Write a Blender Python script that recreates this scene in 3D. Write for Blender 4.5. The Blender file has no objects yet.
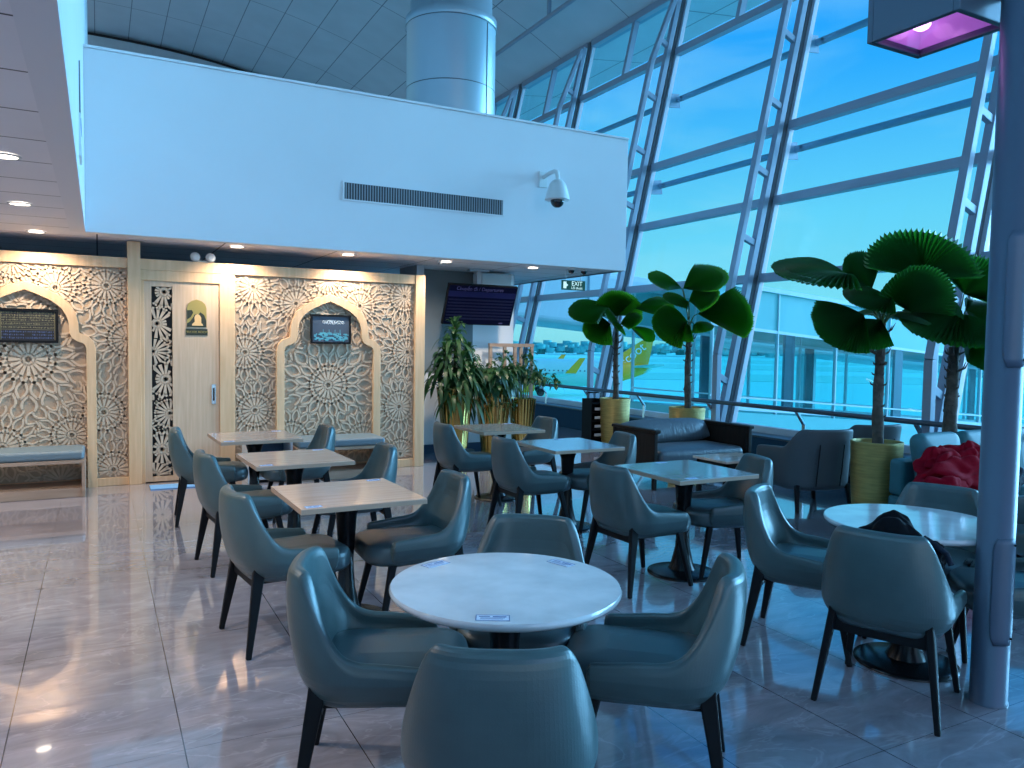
import bpy, math, random
from mathutils import Vector, Matrix, noise
SC = bpy.context.scene
COL = SC.collection
R = math.radians
random.seed(7)
V = Vector

# ------------------------------------------------------------------ helpers
class MB:
    """collects geometry that ends up as ONE mesh object"""
    def __init__(s): s.v = []; s.f = []; s.sm = []
    def add(s, vs, fs, smooth=False):
        o = len(s.v); s.v += [tuple(v) for v in vs]
        for f in fs: s.f.append(tuple(i + o for i in f)); s.sm.append(smooth)
        return s
    def box(s, x0, x1, y0, y1, z0, z1):
        return s.add([(x0,y0,z0),(x1,y0,z0),(x1,y1,z0),(x0,y1,z0),(x0,y0,z1),(x1,y0,z1),(x1,y1,z1),(x0,y1,z1)],
                     [(3,2,1,0),(4,5,6,7),(0,1,5,4),(1,2,6,5),(2,3,7,6),(3,0,4,7)])
    def bar(s, p, q, a, b, up=(0,1,0), a1=None, b1=None):
        """bar from p to q, a wide along up, b wide across (may taper to a1, b1)"""
        p, q, up = V(p), V(q), V(up); d = (q-p).normalized(); u = (up - d*up.dot(d)).normalized(); w = d.cross(u)
        a1 = a if a1 is None else a1; b1 = b if b1 is None else b1
        vs = []
        for c, aa, bb in ((p,a,b),(q,a1,b1)):
            vs += [c-u*aa/2-w*bb/2, c+u*aa/2-w*bb/2, c+u*aa/2+w*bb/2, c-u*aa/2+w*bb/2]
        return s.add(vs, [(3,2,1,0),(4,5,6,7),(0,1,5,4),(1,2,6,5),(2,3,7,6),(3,0,4,7)])
    def tube(s, pts, r, n=10, cap=True, smooth=True):
        pts = [V(p) for p in pts]; rr = r if isinstance(r, (list,tuple)) else [r]*len(pts)
        vs = []; u = None
        for i, p in enumerate(pts):
            d = (pts[min(i+1,len(pts)-1)] - pts[max(i-1,0)]).normalized()
            if u is None:
                u = V((0,0,1)) if abs(d.z) < .9 else V((1,0,0))
            u = (u - d*u.dot(d)).normalized(); w = d.cross(u)
            for k in range(n):
                a = 2*math.pi*k/n; vs.append(p + (u*math.cos(a)+w*math.sin(a))*rr[i])
        fs = []
        for i in range(len(pts)-1):
            for k in range(n):
                k2 = (k+1) % n; fs.append((i*n+k, i*n+k2, (i+1)*n+k2, (i+1)*n+k))
        s.add(vs, fs, smooth)
        if cap:
            s.add(vs[:n], [tuple(reversed(range(n)))]); s.add(vs[-n:], [tuple(range(n))])
        return s
    def lathe(s, prof, n=32, c=(0,0,0), smooth=True, square=None, cap=True):
        vs = []
        for r, z in prof:
            for k in range(n):
                a = 2*math.pi*k/n; x, y = math.cos(a), math.sin(a)
                vs.append((c[0]+r*x, c[1]+r*y, c[2]+z))
        fs = []
        for i in range(len(prof)-1):
            for k in range(n):
                k2 = (k+1) % n; fs.append((i*n+k, i*n+k2, (i+1)*n+k2, (i+1)*n+k))
        s.add(vs, fs, smooth)
        if cap:
            if prof[0][0] > 1e-5: s.add(vs[:n], [tuple(reversed(range(n)))])
            if prof[-1][0] > 1e-5: s.add(vs[-n:], [tuple(range(n))])
        return s
    def loft(s, rings, cap=True, smooth=True):
        n = len(rings[0]); vs = [p for r in rings for p in r]; fs = []
        for i in range(len(rings)-1):
            for k in range(n):
                k2 = (k+1) % n; fs.append((i*n+k, i*n+k2, (i+1)*n+k2, (i+1)*n+k))
        s.add(vs, fs, smooth)
        if cap:
            s.add(rings[0], [tuple(reversed(range(n)))], smooth); s.add(rings[-1], [tuple(range(n))], smooth)
        return s
    def prism(s, poly, d):
        """poly: 3-D points in a plane (counter-clockwise seen against d), pushed along d"""
        n = len(poly); d = V(d); a = [V(p) for p in poly]; b = [p + d for p in a]
        fs = [tuple(reversed(range(n))), tuple(range(n, 2*n))]
        for k in range(n): fs.append((k, (k+1) % n, n+(k+1) % n, n+k))
        return s.add(a+b, fs)
    def ball(s, c, r, n=16, sc=(1,1,1), smooth=True):
        m = n//2; rings = []
        for i in range(1, m):
            t = math.pi*i/m
            rings.append([(c[0]+r*sc[0]*math.sin(t)*math.cos(2*math.pi*k/n), c[1]+r*sc[1]*math.sin(t)*math.sin(2*math.pi*k/n), c[2]-r*sc[2]*math.cos(t)) for k in range(n)])
        return s.loft(rings, True, smooth)
    def build(s, name, m, parent=None, loc=None, rz=0.0, bevel=0, subsurf=0, rot=None, seg=2, matrix=None):
        me = bpy.data.meshes.new(name); me.from_pydata(s.v, [], s.f); me.validate()
        if len(me.polygons) == len(s.sm): me.polygons.foreach_set('use_smooth', s.sm)
        me.update()
        return link(name, me, m, parent, loc, rz, bevel, subsurf, rot, seg)

def link(name, me, m, parent=None, loc=None, rz=0.0, bevel=0, subsurf=0, rot=None, seg=2):
    o = bpy.data.objects.new(name, me); COL.objects.link(o)
    for mm in (m if isinstance(m, (list,tuple)) else [m]): me.materials.append(mm)
    if loc is not None: o.location = loc
    o.rotation_euler = rot if rot else (0,0,rz)
    if parent: o.parent = parent
    if bevel:
        b = o.modifiers.new('bevel','BEVEL'); b.width = bevel; b.segments = seg; b.limit_method = 'ANGLE'; b.angle_limit = R(40)
    if subsurf:
        b = o.modifiers.new('sub','SUBSURF'); b.levels = subsurf; b.render_levels = subsurf
    return o

def thing(name, label, cat, loc=(0,0,0), rz=0.0, group=None):
    o = bpy.data.objects.new(name, None); COL.objects.link(o); o.empty_display_size = .1
    o.location = loc; o.rotation_euler = (0,0,rz)
    return tag(o, label, cat, group)
def tag(o, label, cat, group=None):
    o['label'] = label; o['category'] = cat
    if group: o['group'] = group
    return o
def struct(o, label=None, cat=None):
    o['kind'] = 'structure'
    if label: o['label'] = label
    if cat: o['category'] = cat
    return o
def copy_tree(o, parent=None):
    c = o.copy(); COL.objects.link(c)
    if parent: c.parent = parent
    for ch in list(o.children): copy_tree(ch, c)
    return c
def text_mesh(body, size, depth=.001, align='CENTER', spacing=1.0):
    cu = bpy.data.curves.new('text','FONT'); cu.body = body; cu.size = size; cu.extrude = depth
    cu.align_x = align; cu.align_y = 'CENTER'; cu.resolution_u = 3; cu.space_character = spacing
    o = bpy.data.objects.new('text', cu); COL.objects.link(o)
    dg = bpy.context.evaluated_depsgraph_get()
    me = bpy.data.meshes.new_from_object(o.evaluated_get(dg))
    bpy.data.objects.remove(o); bpy.data.curves.remove(cu)
    return me

# ---------------------------------------------------------------- materials
def nt(name):
    m = bpy.data.materials.new(name); m.use_nodes = True; t = m.node_tree
    return m, t, t.nodes['Principled BSDF'], t.nodes['Material Output']
def N(t, typ, **k):
    n = t.nodes.new(typ)
    for a, b in k.items():
        if a.startswith('i_'): n.inputs[int(a[2:]) if a[2:].isdigit() else a[2:]].default_value = b
        else: setattr(n, a, b)
    return n
def mat(name, c, rough=.5, metal=0.0, spec=.5, coat=0.0, var=0.0, vscale=8.0, bump=0.0, bscale=60.0, stretch=(1,1,1), trans=None, emit=None, estr=1.0, c2=None):
    m, t, b, out = nt(name)
    b.inputs['Base Color'].default_value = (*c,1); b.inputs['Roughness'].default_value = rough
    b.inputs['Metallic'].default_value = metal; b.inputs['Specular IOR Level'].default_value = spec
    b.inputs['Coat Weight'].default_value = coat; b.inputs['Coat Roughness'].default_value = .08
    if emit:
        b.inputs['Emission Color'].default_value = (*emit,1); b.inputs['Emission Strength'].default_value = estr
    L = t.links
    if var or c2 or bump:
        tc = N(t,'ShaderNodeTexCoord'); mp = N(t,'ShaderNodeMapping'); mp.inputs['Scale'].default_value = stretch
        L.new(tc.outputs['Object'], mp.inputs['Vector'])
    if var or c2:
        nz = N(t,'ShaderNodeTexNoise'); nz.inputs['Scale'].default_value = vscale; nz.inputs['Detail'].default_value = 5
        L.new(mp.outputs[0], nz.inputs['Vector'])
        rp = N(t,'ShaderNodeValToRGB'); rp.color_ramp.elements[0].position = .32; rp.color_ramp.elements[1].position = .68
        d = c2 if c2 else tuple(min(1,x*(1+var)) for x in c)
        e = c if c2 else tuple(x*(1-var) for x in c)
        rp.color_ramp.elements[0].color = (*e,1); rp.color_ramp.elements[1].color = (*d,1)
        L.new(nz.outputs[0], rp.inputs[0]); L.new(rp.outputs[0], b.inputs['Base Color'])
    if bump:
        n2 = N(t,'ShaderNodeTexNoise'); n2.inputs['Scale'].default_value = bscale; n2.inputs['Detail'].default_value = 4
        L.new(mp.outputs[0], n2.inputs['Vector'])
        bp = N(t,'ShaderNodeBump'); bp.inputs['Strength'].default_value = bump; bp.inputs['Distance'].default_value = .01
        L.new(n2.outputs[0], bp.inputs['Height']); L.new(bp.outputs[0], b.inputs['Normal'])
    if trans:
        tr = N(t,'ShaderNodeBsdfTranslucent'); tr.inputs[0].default_value = (*trans,1)
        mx = N(t,'ShaderNodeMixShader'); mx.inputs[0].default_value = .45
        L.new(b.outputs[0], mx.inputs[1]); L.new(tr.outputs[0], mx.inputs[2]); L.new(mx.outputs[0], out.inputs['Surface'])
    return m
def glass_mat(name, tint, refl=.06):
    m, t, b, out = nt(name); t.nodes.remove(b); L = t.links
    tr = N(t,'ShaderNodeBsdfTransparent'); tr.inputs[0].default_value = (*[x**.5 for x in tint],1)      # two faces per pane
    gl = N(t,'ShaderNodeBsdfGlossy'); gl.inputs['Roughness'].default_value = .02
    fr = N(t,'ShaderNodeLayerWeight'); fr.inputs[0].default_value = .5
    pw = N(t,'ShaderNodeMath', operation='POWER'); pw.inputs[1].default_value = 4.0; L.new(fr.outputs['Facing'], pw.inputs[0])
    ad = N(t,'ShaderNodeMath', operation='MULTIPLY_ADD'); ad.inputs[1].default_value = refl*5; ad.inputs[2].default_value = refl*.25
    mx = N(t,'ShaderNodeMixShader')
    L.new(pw.outputs[0], ad.inputs[0]); L.new(ad.outputs[0], mx.inputs[0])
    L.new(tr.outputs[0], mx.inputs[1]); L.new(gl.outputs[0], mx.inputs[2]); L.new(mx.outputs[0], out.inputs['Surface'])
    return m

def floor_mat():
    m, t, b, out = nt('polished grey marble tile'); L = t.links
    tc = N(t,'ShaderNodeTexCoord'); sp = N(t,'ShaderNodeSeparateXYZ'); L.new(tc.outputs['Object'], sp.inputs[0])
    def joint(o, off, half, w):
        a = N(t,'ShaderNodeMath', operation='ADD'); a.inputs[1].default_value = off; L.new(o, a.inputs[0])
        p = N(t,'ShaderNodeMath', operation='PINGPONG'); p.inputs[1].default_value = half; L.new(a.outputs[0], p.inputs[0])
        c = N(t,'ShaderNodeMath', operation='LESS_THAN'); c.inputs[1].default_value = w; L.new(p.outputs[0], c.inputs[0]); return c
    jx = joint(sp.outputs[0], .326, .3, .0022); jy = joint(sp.outputs[1], -1.886, .6, .0012)
    mxj = N(t,'ShaderNodeMath', operation='MAXIMUM'); L.new(jx.outputs[0], mxj.inputs[0]); L.new(jy.outputs[0], mxj.inputs[1])
    mp = N(t,'ShaderNodeMapping'); mp.inputs['Rotation'].default_value = (0,0,R(28)); mp.inputs['Scale'].default_value = (1.0,2.6,1)
    L.new(tc.outputs['Object'], mp.inputs['Vector'])
    n1 = N(t,'ShaderNodeTexNoise'); n1.inputs['Scale'].default_value = 2.4; n1.inputs['Detail'].default_value = 9; n1.inputs['Roughness'].default_value = .62; n1.inputs['Distortion'].default_value = 1.1
    L.new(mp.outputs[0], n1.inputs['Vector'])
    r1 = N(t,'ShaderNodeValToRGB'); e = r1.color_ramp.elements
    e[0].position = .30; e[0].color = (.19,.178,.205,1); e[1].position = .72; e[1].color = (.34,.322,.365,1)
    L.new(n1.outputs[0], r1.inputs[0])
    n2 = N(t,'ShaderNodeTexNoise'); n2.inputs['Scale'].default_value = 1.1; n2.inputs['Detail'].default_value = 6; n2.inputs['Distortion'].default_value = 2.0
    L.new(mp.outputs[0], n2.inputs['Vector'])
    r2 = N(t,'ShaderNodeValToRGB'); r2.color_ramp.elements[0].position = .485; r2.color_ramp.elements[0].color = (0,0,0,1)
    r2.color_ramp.elements[1].position = .5; r2.color_ramp.elements[1].color = (1,1,1,1)
    q = r2.color_ramp.elements.new(.515); q.color = (0,0,0,1)
    L.new(n2.outputs[0], r2.inputs[0])
    vm = N(t,'ShaderNodeMath', operation='MULTIPLY'); vm.inputs[1].default_value = .22; L.new(r2.outputs[0], vm.inputs[0])
    mv = N(t,'ShaderNodeMixRGB'); L.new(vm.outputs[0], mv.inputs[0]); L.new(r1.outputs[0], mv.inputs[1]); mv.inputs[2].default_value = (.60,.58,.62,1)
    mj = N(t,'ShaderNodeMixRGB'); L.new(mxj.outputs[0], mj.inputs[0]); L.new(mv.outputs[0], mj.inputs[1]); mj.inputs[2].default_value = (.045,.04,.045,1)
    L.new(mj.outputs[0], b.inputs['Base Color'])
    b.inputs['Roughness'].default_value = .10; b.inputs['Coat Weight'].default_value = .9; b.inputs['Coat Roughness'].default_value = .03; b.inputs['Coat IOR'].default_value = 1.5
    return m
def ceiling_mat(name, c, px, py, w=.006, jc=(.08,.09,.11), rough=.6):
    m, t, b, out = nt(name); L = t.links
    tc = N(t,'ShaderNodeTexCoord'); sp = N(t,'ShaderNodeSeparateXYZ'); L.new(tc.outputs['Object'], sp.inputs[0])
    def joint(o, half, w):
        p = N(t,'ShaderNodeMath', operation='PINGPONG'); p.inputs[1].default_value = half; L.new(o, p.inputs[0])
        c = N(t,'ShaderNodeMath', operation='LESS_THAN'); c.inputs[1].default_value = w; L.new(p.outputs[0], c.inputs[0]); return c
    jx = joint(sp.outputs[0], px/2, w); jy = joint(sp.outputs[1], py/2, w)
    mxj = N(t,'ShaderNodeMath', operation='MAXIMUM'); L.new(jx.outputs[0], mxj.inputs[0]); L.new(jy.outputs[0], mxj.inputs[1])
    nz = N(t,'ShaderNodeTexNoise'); nz.inputs['Scale'].default_value = 1.2; L.new(tc.outputs['Object'], nz.inputs['Vector'])
    rp = N(t,'ShaderNodeValToRGB'); rp.color_ramp.elements[0].color = (*[x*.88 for x in c],1); rp.color_ramp.elements[1].color = (*[min(1,x*1.1) for x in c],1)
    L.new(nz.outputs[0], rp.inputs[0])
    mj = N(t,'ShaderNodeMixRGB'); L.new(mxj.outputs[0], mj.inputs[0]); L.new(rp.outputs[0], mj.inputs[1]); mj.inputs[2].default_value = (*jc,1)
    L.new(mj.outputs[0], b.inputs['Base Color']); b.inputs['Roughness'].default_value = rough
    return m
def wood_mat(name, a, c, scale=3.0, stretch=(1,1,14), rough=.45, coat=0.0):
    return mat(name, a, rough, c2=c, vscale=scale, stretch=stretch, coat=coat)

M = {}
M['floor'] = floor_mat()
M['white_wall'] = mat('white painted wall', (.71,.71,.73), .6, var=.015, vscale=1.5)
M['soffit'] = ceiling_mat('low ceiling panels', (.74,.74,.79), 1.2, .6, .007, (.05,.05,.06))
M['soffit_plain'] = mat('plain ceiling border', (.68,.69,.74), .6)
M['high_ceiling'] = ceiling_mat('high ceiling boards', (.58,.60,.63), .9, 2.7, .012, (.22,.24,.27))
M['grey_wall'] = mat('grey wall', (.42,.45,.48), .6, var=.03)
M['dark_wall'] = mat('dark wall', (.03,.032,.04), .7)
M['skirting'] = mat('navy skirting', (.02,.05,.10), .4)
M['kerb'] = mat('blue grey kerb wall', (.012,.05,.09), .6, spec=.15)
M['sill'] = mat('pale sill metal', (.05,.085,.12), .35, .2)
M['steel'] = mat('pale painted steel', (.28,.32,.40), .38, .15)
M['white_steel'] = mat('white glazing strip', (.55,.60,.68), .35, .1)
M['dark_gasket'] = mat('dark gasket', (.12,.13,.15), .4)
M['glass'] = glass_mat('tinted facade glass', (.50,.88,.98))
M['wood_frame'] = wood_mat('pale oak frame', (.66,.415,.225), (.76,.50,.29), 3, (9,9,.7))
M['wood_rail'] = wood_mat('pale oak rail', (.56,.40,.235), (.66,.49,.30), 3, (.7,9,9))
M['door_wood'] = wood_mat('pale oak door veneer', (.58,.395,.255), (.68,.485,.33), 4, (10,10,.5))
M['carve'] = mat('cream carved board', (.60,.455,.325), .55, var=.04, vscale=20)
M['carve_back'] = mat('beige backing board', (.44,.325,.225), .65, var=.05, vscale=20)
M['dark_void'] = mat('dark backing', (.012,.011,.012), .6)
M['bench_wood'] = wood_mat('bench oak', (.32,.205,.14), (.40,.27,.19), 3, (.7,9,9))
M['bench_cushion'] = mat('grey blue bench leather', (.13,.18,.205), .5, bump=.08)
M['teal'] = mat('grey teal leather', (.053,.094,.100), .34, bump=.06, bscale=220, var=.05, vscale=14, spec=.7)
M['teal_seat'] = mat('grey teal seat leather', (.048,.080,.090), .34, bump=.06, bscale=220, var=.05, vscale=14, spec=.7)
M['dark_leg'] = mat('black stained wood', (.006,.007,.009), .5, spec=.2)
M['black_metal'] = mat('black satin metal', (.006,.007,.009), .26, spec=.35)
M['marble'] = mat('white marble top', (.52,.53,.55), .10, spec=.6, c2=(.70,.71,.72), vscale=5, coat=.5)
M['top_wood'] = wood_mat('washed oak laminate', (.62,.40,.30), (.74,.51,.40), 3, (1,12,1), .2, coat=.6)
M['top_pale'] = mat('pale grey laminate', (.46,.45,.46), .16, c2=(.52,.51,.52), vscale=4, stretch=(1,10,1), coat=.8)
M['top_edge'] = mat('oak laminate edge', (.42,.29,.21), .4)
M['sticker'] = mat('pale blue sticker', (.62,.71,.84), .4)
M['sticker_ink'] = mat('blue sticker print', (.10,.17,.36), .5)
M['gold_weave'] = mat('woven gold planter', (.43,.30,.095), .42, .55, bump=.5, bscale=70, stretch=(1,1,9), var=.18, vscale=6)
M['matte_black'] = mat('matte black metal', (.006,.006,.008), .6, spec=.15)
M['brass'] = mat('polished brass', (.46,.31,.095), .14, 1.0, var=.12, vscale=5, stretch=(1,1,.3))
M['soil'] = mat('potting soil', (.035,.026,.02), .9, bump=.6, bscale=40)
M['pebble'] = mat('soil with pale pebbles', (.05,.04,.035), .9, c2=(.30,.32,.33), vscale=30)
M['trunk'] = mat('fibrous trunk', (.045,.034,.028), .9, bump=.9, bscale=30, c2=(.13,.105,.085), vscale=14)
M['palm_leaf'] = mat('pleated palm leaf', (.012,.075,.012), .4, var=.3, vscale=4, trans=(.17,.55,.015))
M['palm_leaf_dark'] = mat('deep green palm leaf', (.018,.095,.026), .36, var=.3, vscale=4, trans=(.035,.27,.016))
M['drac_leaf'] = mat('dracaena leaf', (.018,.062,.028), .38, c2=(.05,.13,.05), vscale=6, trans=(.03,.10,.02))
M['petiole'] = mat('green petiole', (.07,.13,.03), .5)
M['black_leather'] = mat('black grey sofa leather', (.085,.10,.115), .34, bump=.5, bscale=14, stretch=(3,1,.6))
M['walnut'] = mat('dark walnut', (.010,.007,.006), .55, spec=.2, c2=(.022,.015,.012), vscale=4, stretch=(1,8,1))
M['lounge_fabric'] = mat('dark grey lounge upholstery', (.065,.075,.085), .5, bump=.1, bscale=150)
M['turquoise'] = mat('turquoise upholstery', (.030,.14,.165), .55, var=.06)
M['red_cloth'] = mat('crimson fleece', (.27,.003,.014), .9, spec=.1, bump=.3, bscale=60)
M['navy_cloth'] = mat('dark navy cloth', (.012,.016,.028), .8, spec=.15, bump=.4, bscale=50, var=.3)
M['black_cloth'] = mat('black nylon cloth', (.005,.006,.009), .8, spec=.12, bump=.3, bscale=40)
M['plastic_white'] = mat('off white plastic', (.66,.68,.68), .35)
M['lens'] = mat('smoked dome', (.01,.01,.015), .08)
M['screen'] = mat('departure screen', (.001,.0015,.008), .3, spec=.15, emit=(.0005,.0008,.007), estr=1.0)
M['screen_bar'] = mat('departure screen bar', (.002,.003,.022), .3, emit=(.001,.0015,.02), estr=1.0)
M['screen_text'] = mat('departure screen text', (.04,.04,.09), .3, emit=(.02,.02,.07), estr=1.0)
M['screen_row'] = mat('departure screen row', (.002,.0025,.014), .3, emit=(.0006,.001,.010), estr=1.0)
M['exit_green'] = mat('exit sign dark green', (.006,.05,.035), .3, emit=(.004,.06,.04), estr=.5)
M['exit_white'] = mat('exit sign letters', (.7,.8,.75), .4, emit=(.55,.75,.68), estr=.9)
M['lamp'] = mat('downlight diffuser', (.9,.85,.8), .4, emit=(1.0,.86,.70), estr=9.0)
M['lamp_rim'] = mat('downlight trim', (.55,.55,.57), .4)
M['pink_glass'] = mat('floodlight glass', (.35,.2,.4), .12, emit=(.26,.13,.36), estr=.9)
M['pink_bulb'] = mat('floodlight lamp', (1,.8,.95), .3, emit=(1.0,.62,.95), estr=4.0)
M['lamp_housing'] = mat('grey blue housing', (.075,.095,.13), .4, .3)
M['column'] = mat('blue grey pipe paint', (.08,.108,.16), .36, .1)
M['drum'] = mat('pale column cladding', (.42,.48,.54), .35, .25)
M['gold_sign'] = mat('gold plaque', (.40,.30,.09), .4, .3)
M['sign_dark'] = mat('dark green plaque', (.025,.03,.018), .5)
M['sign_peach'] = mat('peach figure', (.80,.50,.22), .5)
M['chrome'] = mat('brushed chrome', (.60,.66,.72), .22, .9)
M['mat_blue'] = mat('pale blue door mat', (.14,.34,.62), .8, bump=.3)
M['black_frame'] = mat('black picture frame', (.006,.006,.007), .5, spec=.2)
M['shoe_blue'] = mat('blue cubby lining', (.03,.09,.17), .5)
M['apron'] = mat('apron concrete', (.11,.72,.58), .9, c2=(.18,.80,.67), vscale=.02, stretch=(1,.25,1))
M['grass'] = mat('airfield grass', (.08,.62,.46), .95, c2=(.11,.68,.52), vscale=.015)
M['trees'] = mat('distant trees', (.07,.46,.44), .95, c2=(.10,.54,.52), vscale=.05)
M['plane_white'] = mat('white fuselage paint', (.30,.70,.60), .35)
M['plane_yellow'] = mat('yellow tail paint', (.85,.42,.002), .4)
M['plane_text'] = mat('pale tail lettering', (.80,.88,.80), .4)
M['plane_dark'] = mat('cabin window', (.04,.09,.10), .3)
M['bridge_glass'] = glass_mat('tinted bridge glass', (.60,.92,.92), .12)
M['bridge_panel'] = mat('bridge fascia panel', (.16,.52,.52), .35)
M['bridge_frame'] = mat('pale bridge frame', (.60,.70,.74), .4)
M['bridge_dark'] = mat('dark bridge post', (.10,.20,.26), .5)
M['bridge_grey'] = mat('grey tunnel cladding', (.40,.52,.56), .5)
M['outside_roof'] = mat('roof overhang boards', (.42,.46,.50), .7)

# ------------------------------------------------------------------- camera
cam = bpy.data.cameras.new('camera'); co = bpy.data.objects.new('camera', cam); COL.objects.link(co)
cam.sensor_width = 36; cam.lens = 772.7*36/1024; cam.clip_end = 3000; cam.clip_start = .05
yaw, pitch, roll = R(28.18), R(-2.895), R(.909)
fw = V((math.sin(yaw)*math.cos(pitch), math.cos(yaw)*math.cos(pitch), math.sin(pitch)))
r0 = V((math.cos(yaw), -math.sin(yaw), 0)); u0 = r0.cross(fw)
rt = r0*math.cos(roll)+u0*math.sin(roll); up = -r0*math.sin(roll)+u0*math.cos(roll)
mw = Matrix((rt, up, -fw)).transposed().to_4x4(); mw.translation = (0,0,1.55)
co.matrix_world = mw; SC.camera = co

# ------------------------------------------------------------ room shell
ZS = 2.58            # low soffit height
YB = 8.63            # bulkhead face
XL = -.10            # left bulkhead wall
def gx(z): return 8.2 + .225*(z-.36)        # glass plane
def cz(x):
    x = max(x, -3.0)
    return 10.69 - .0136*x*x - .00096*abs(x)**3
struct(MB().box(-6,8.6,-10,27,-.25,0).build('floor', M['floor']))
# high curved ceiling, running on past the glass as the roof overhang
mb = MB(); xs = [-.6+.4*i for i in range(27)] + [10.02]
prof = [(x, cz(x)) for x in xs]
vs = []; fs = []
for x, z in prof: vs += [(x,-10,z),(x,27,z),(x,-10,z+.15),(x,27,z+.15)]
for i in range(len(prof)-1):
    a = 4*i; b = a+4
    fs += [(a,a+1,b+1,b),(a+2,b+2,b+3,a+3)]
mb.add(vs, fs, False)
struct(mb.build('ceiling', M['high_ceiling']))
mb = MB(); xs = [10.06+.33*i for i in range(8)]; vs = []; fs = []
oz = lambda x: 8.52+.12*(x-10)
for x in xs: vs += [(x,-10,oz(x)),(x,30,oz(x)),(x,-10,oz(x)+.35),(x,30,oz(x)+.35)]
for i in range(len(xs)-1):
    a = 4*i; b = a+4; fs += [(a,a+1,b+1,b),(a+2,b+2,b+3,a+3)]
fs += [(4*7,4*7+1,4*7+3,4*7+2)]
mb.add(vs, fs)
struct(mb.build('ceiling_overhang', ceiling_mat('overhang boards', (.50,.54,.57), 1.3, 3.25, .02, (.2,.22,.24))))
# left low ceiling + wall above it
struct(MB().box(-6,XL-.13,-10,YB,ZS,ZS+.1).build('ceiling_left', M['soffit']))
struct(MB().box(XL-.13,XL,-10,YB,ZS-.004,ZS+.1).build('trim_1', M['soffit_plain']))
struct(MB().box(XL-.12,XL,-10,14.0,ZS+.1,10.68).build('wall_left_upper', M['white_wall']))
struct(MB().box(-6.1,-6,-10,12,0,ZS+.1).build('wall_left', M['grey_wall']))
# bulkhead box and its soffit
struct(MB().box(XL,6.35,YB,YB+.12,ZS,4.34).build('wall_bulkhead', M['white_wall'], bevel=.006))
struct(MB().box(XL,6.35,YB-.015,YB+.30,4.34,4.365).build('trim_2', M['white_wall']))
struct(MB().box(6.23,6.35,YB+.12,14,ZS,4.34).box(XL,6.35,YB+.30,14,4.30,4.34).build('wall_bulkhead_side', M['white_wall']))
struct(MB().box(-6,6.35,YB+.12,14,ZS,ZS+.08).box(-6,XL,YB,YB+.12,ZS,ZS+.08).build('ceiling_soffit', M['soffit']))
# far walls
wp = [(-.6+.5*i,26.6,cz(-.6+.5*i)-.16) for i in range(22)]
struct(MB().prism([(-.6,26.6,4.0),(9.9,26.6,4.0)]+wp[::-1], (0,.2,0)).build('wall_far', M['grey_wall']))
struct(MB().box(-.6,10.0,26.85,26.95,6.0,10.7).build('trim_3', M['dark_void']))
struct(MB().box(3.72,5.42,10.10,10.25,0,ZS).build('wall_back_right', M['white_wall']))
struct(MB().box(3.72,4.75,10.085,10.10,1.15,ZS).build('trim_4', mat('grey wall cladding', (.16,.185,.20), .6)))
struct(MB().box(3.63,5.42,10.08,10.10,0,.13).build('baseboard_back', M['skirting']))
struct(MB().box(3.70,3.80,9.60,10.25,0,ZS).build('wall_back_return', M['grey_wall']))  # grey colour carries the shadow on this white return wall
struct(MB().box(-6,3.60,11.5,11.6,0,ZS).build('wall_back_inner', M['dark_wall']))

# --------------------------------------------------------- carved partition
YW = 9.107
def stroke(mb, pts, w, ok, y0, y1):
    """raised ribbon on the panel, pts in (x, z); front at y1"""
    L = []
    for i, p in enumerate(pts):
        a = pts[max(i-1,0)]; b = pts[min(i+1,len(pts)-1)]
        d = (b[0]-a[0], b[1]-a[1]); l = math.hypot(*d) or 1
        n = (-d[1]/l*w[i]/2 if isinstance(w,list) else -d[1]/l*w/2, d[0]/l*w[i]/2 if isinstance(w,list) else d[0]/l*w/2)
        L.append((p, n))
    for i in range(len(L)-1):
        (p, n), (q, k) = L[i], L[i+1]
        if not (ok(p) and ok(q)): continue
        a = [(p[0]+n[0],p[1]+n[1]),(p[0]-n[0],p[1]-n[1]),(q[0]-k[0],q[1]-k[1]),(q[0]+k[0],q[1]+k[1])]
        mb.add([(x,y1,z) for x,z in a]+[(x,y0,z) for x,z in a], [(0,1,2,3),(0,3,7,4),(1,5,6,2),(0,4,5,1),(3,2,6,7)])
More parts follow.
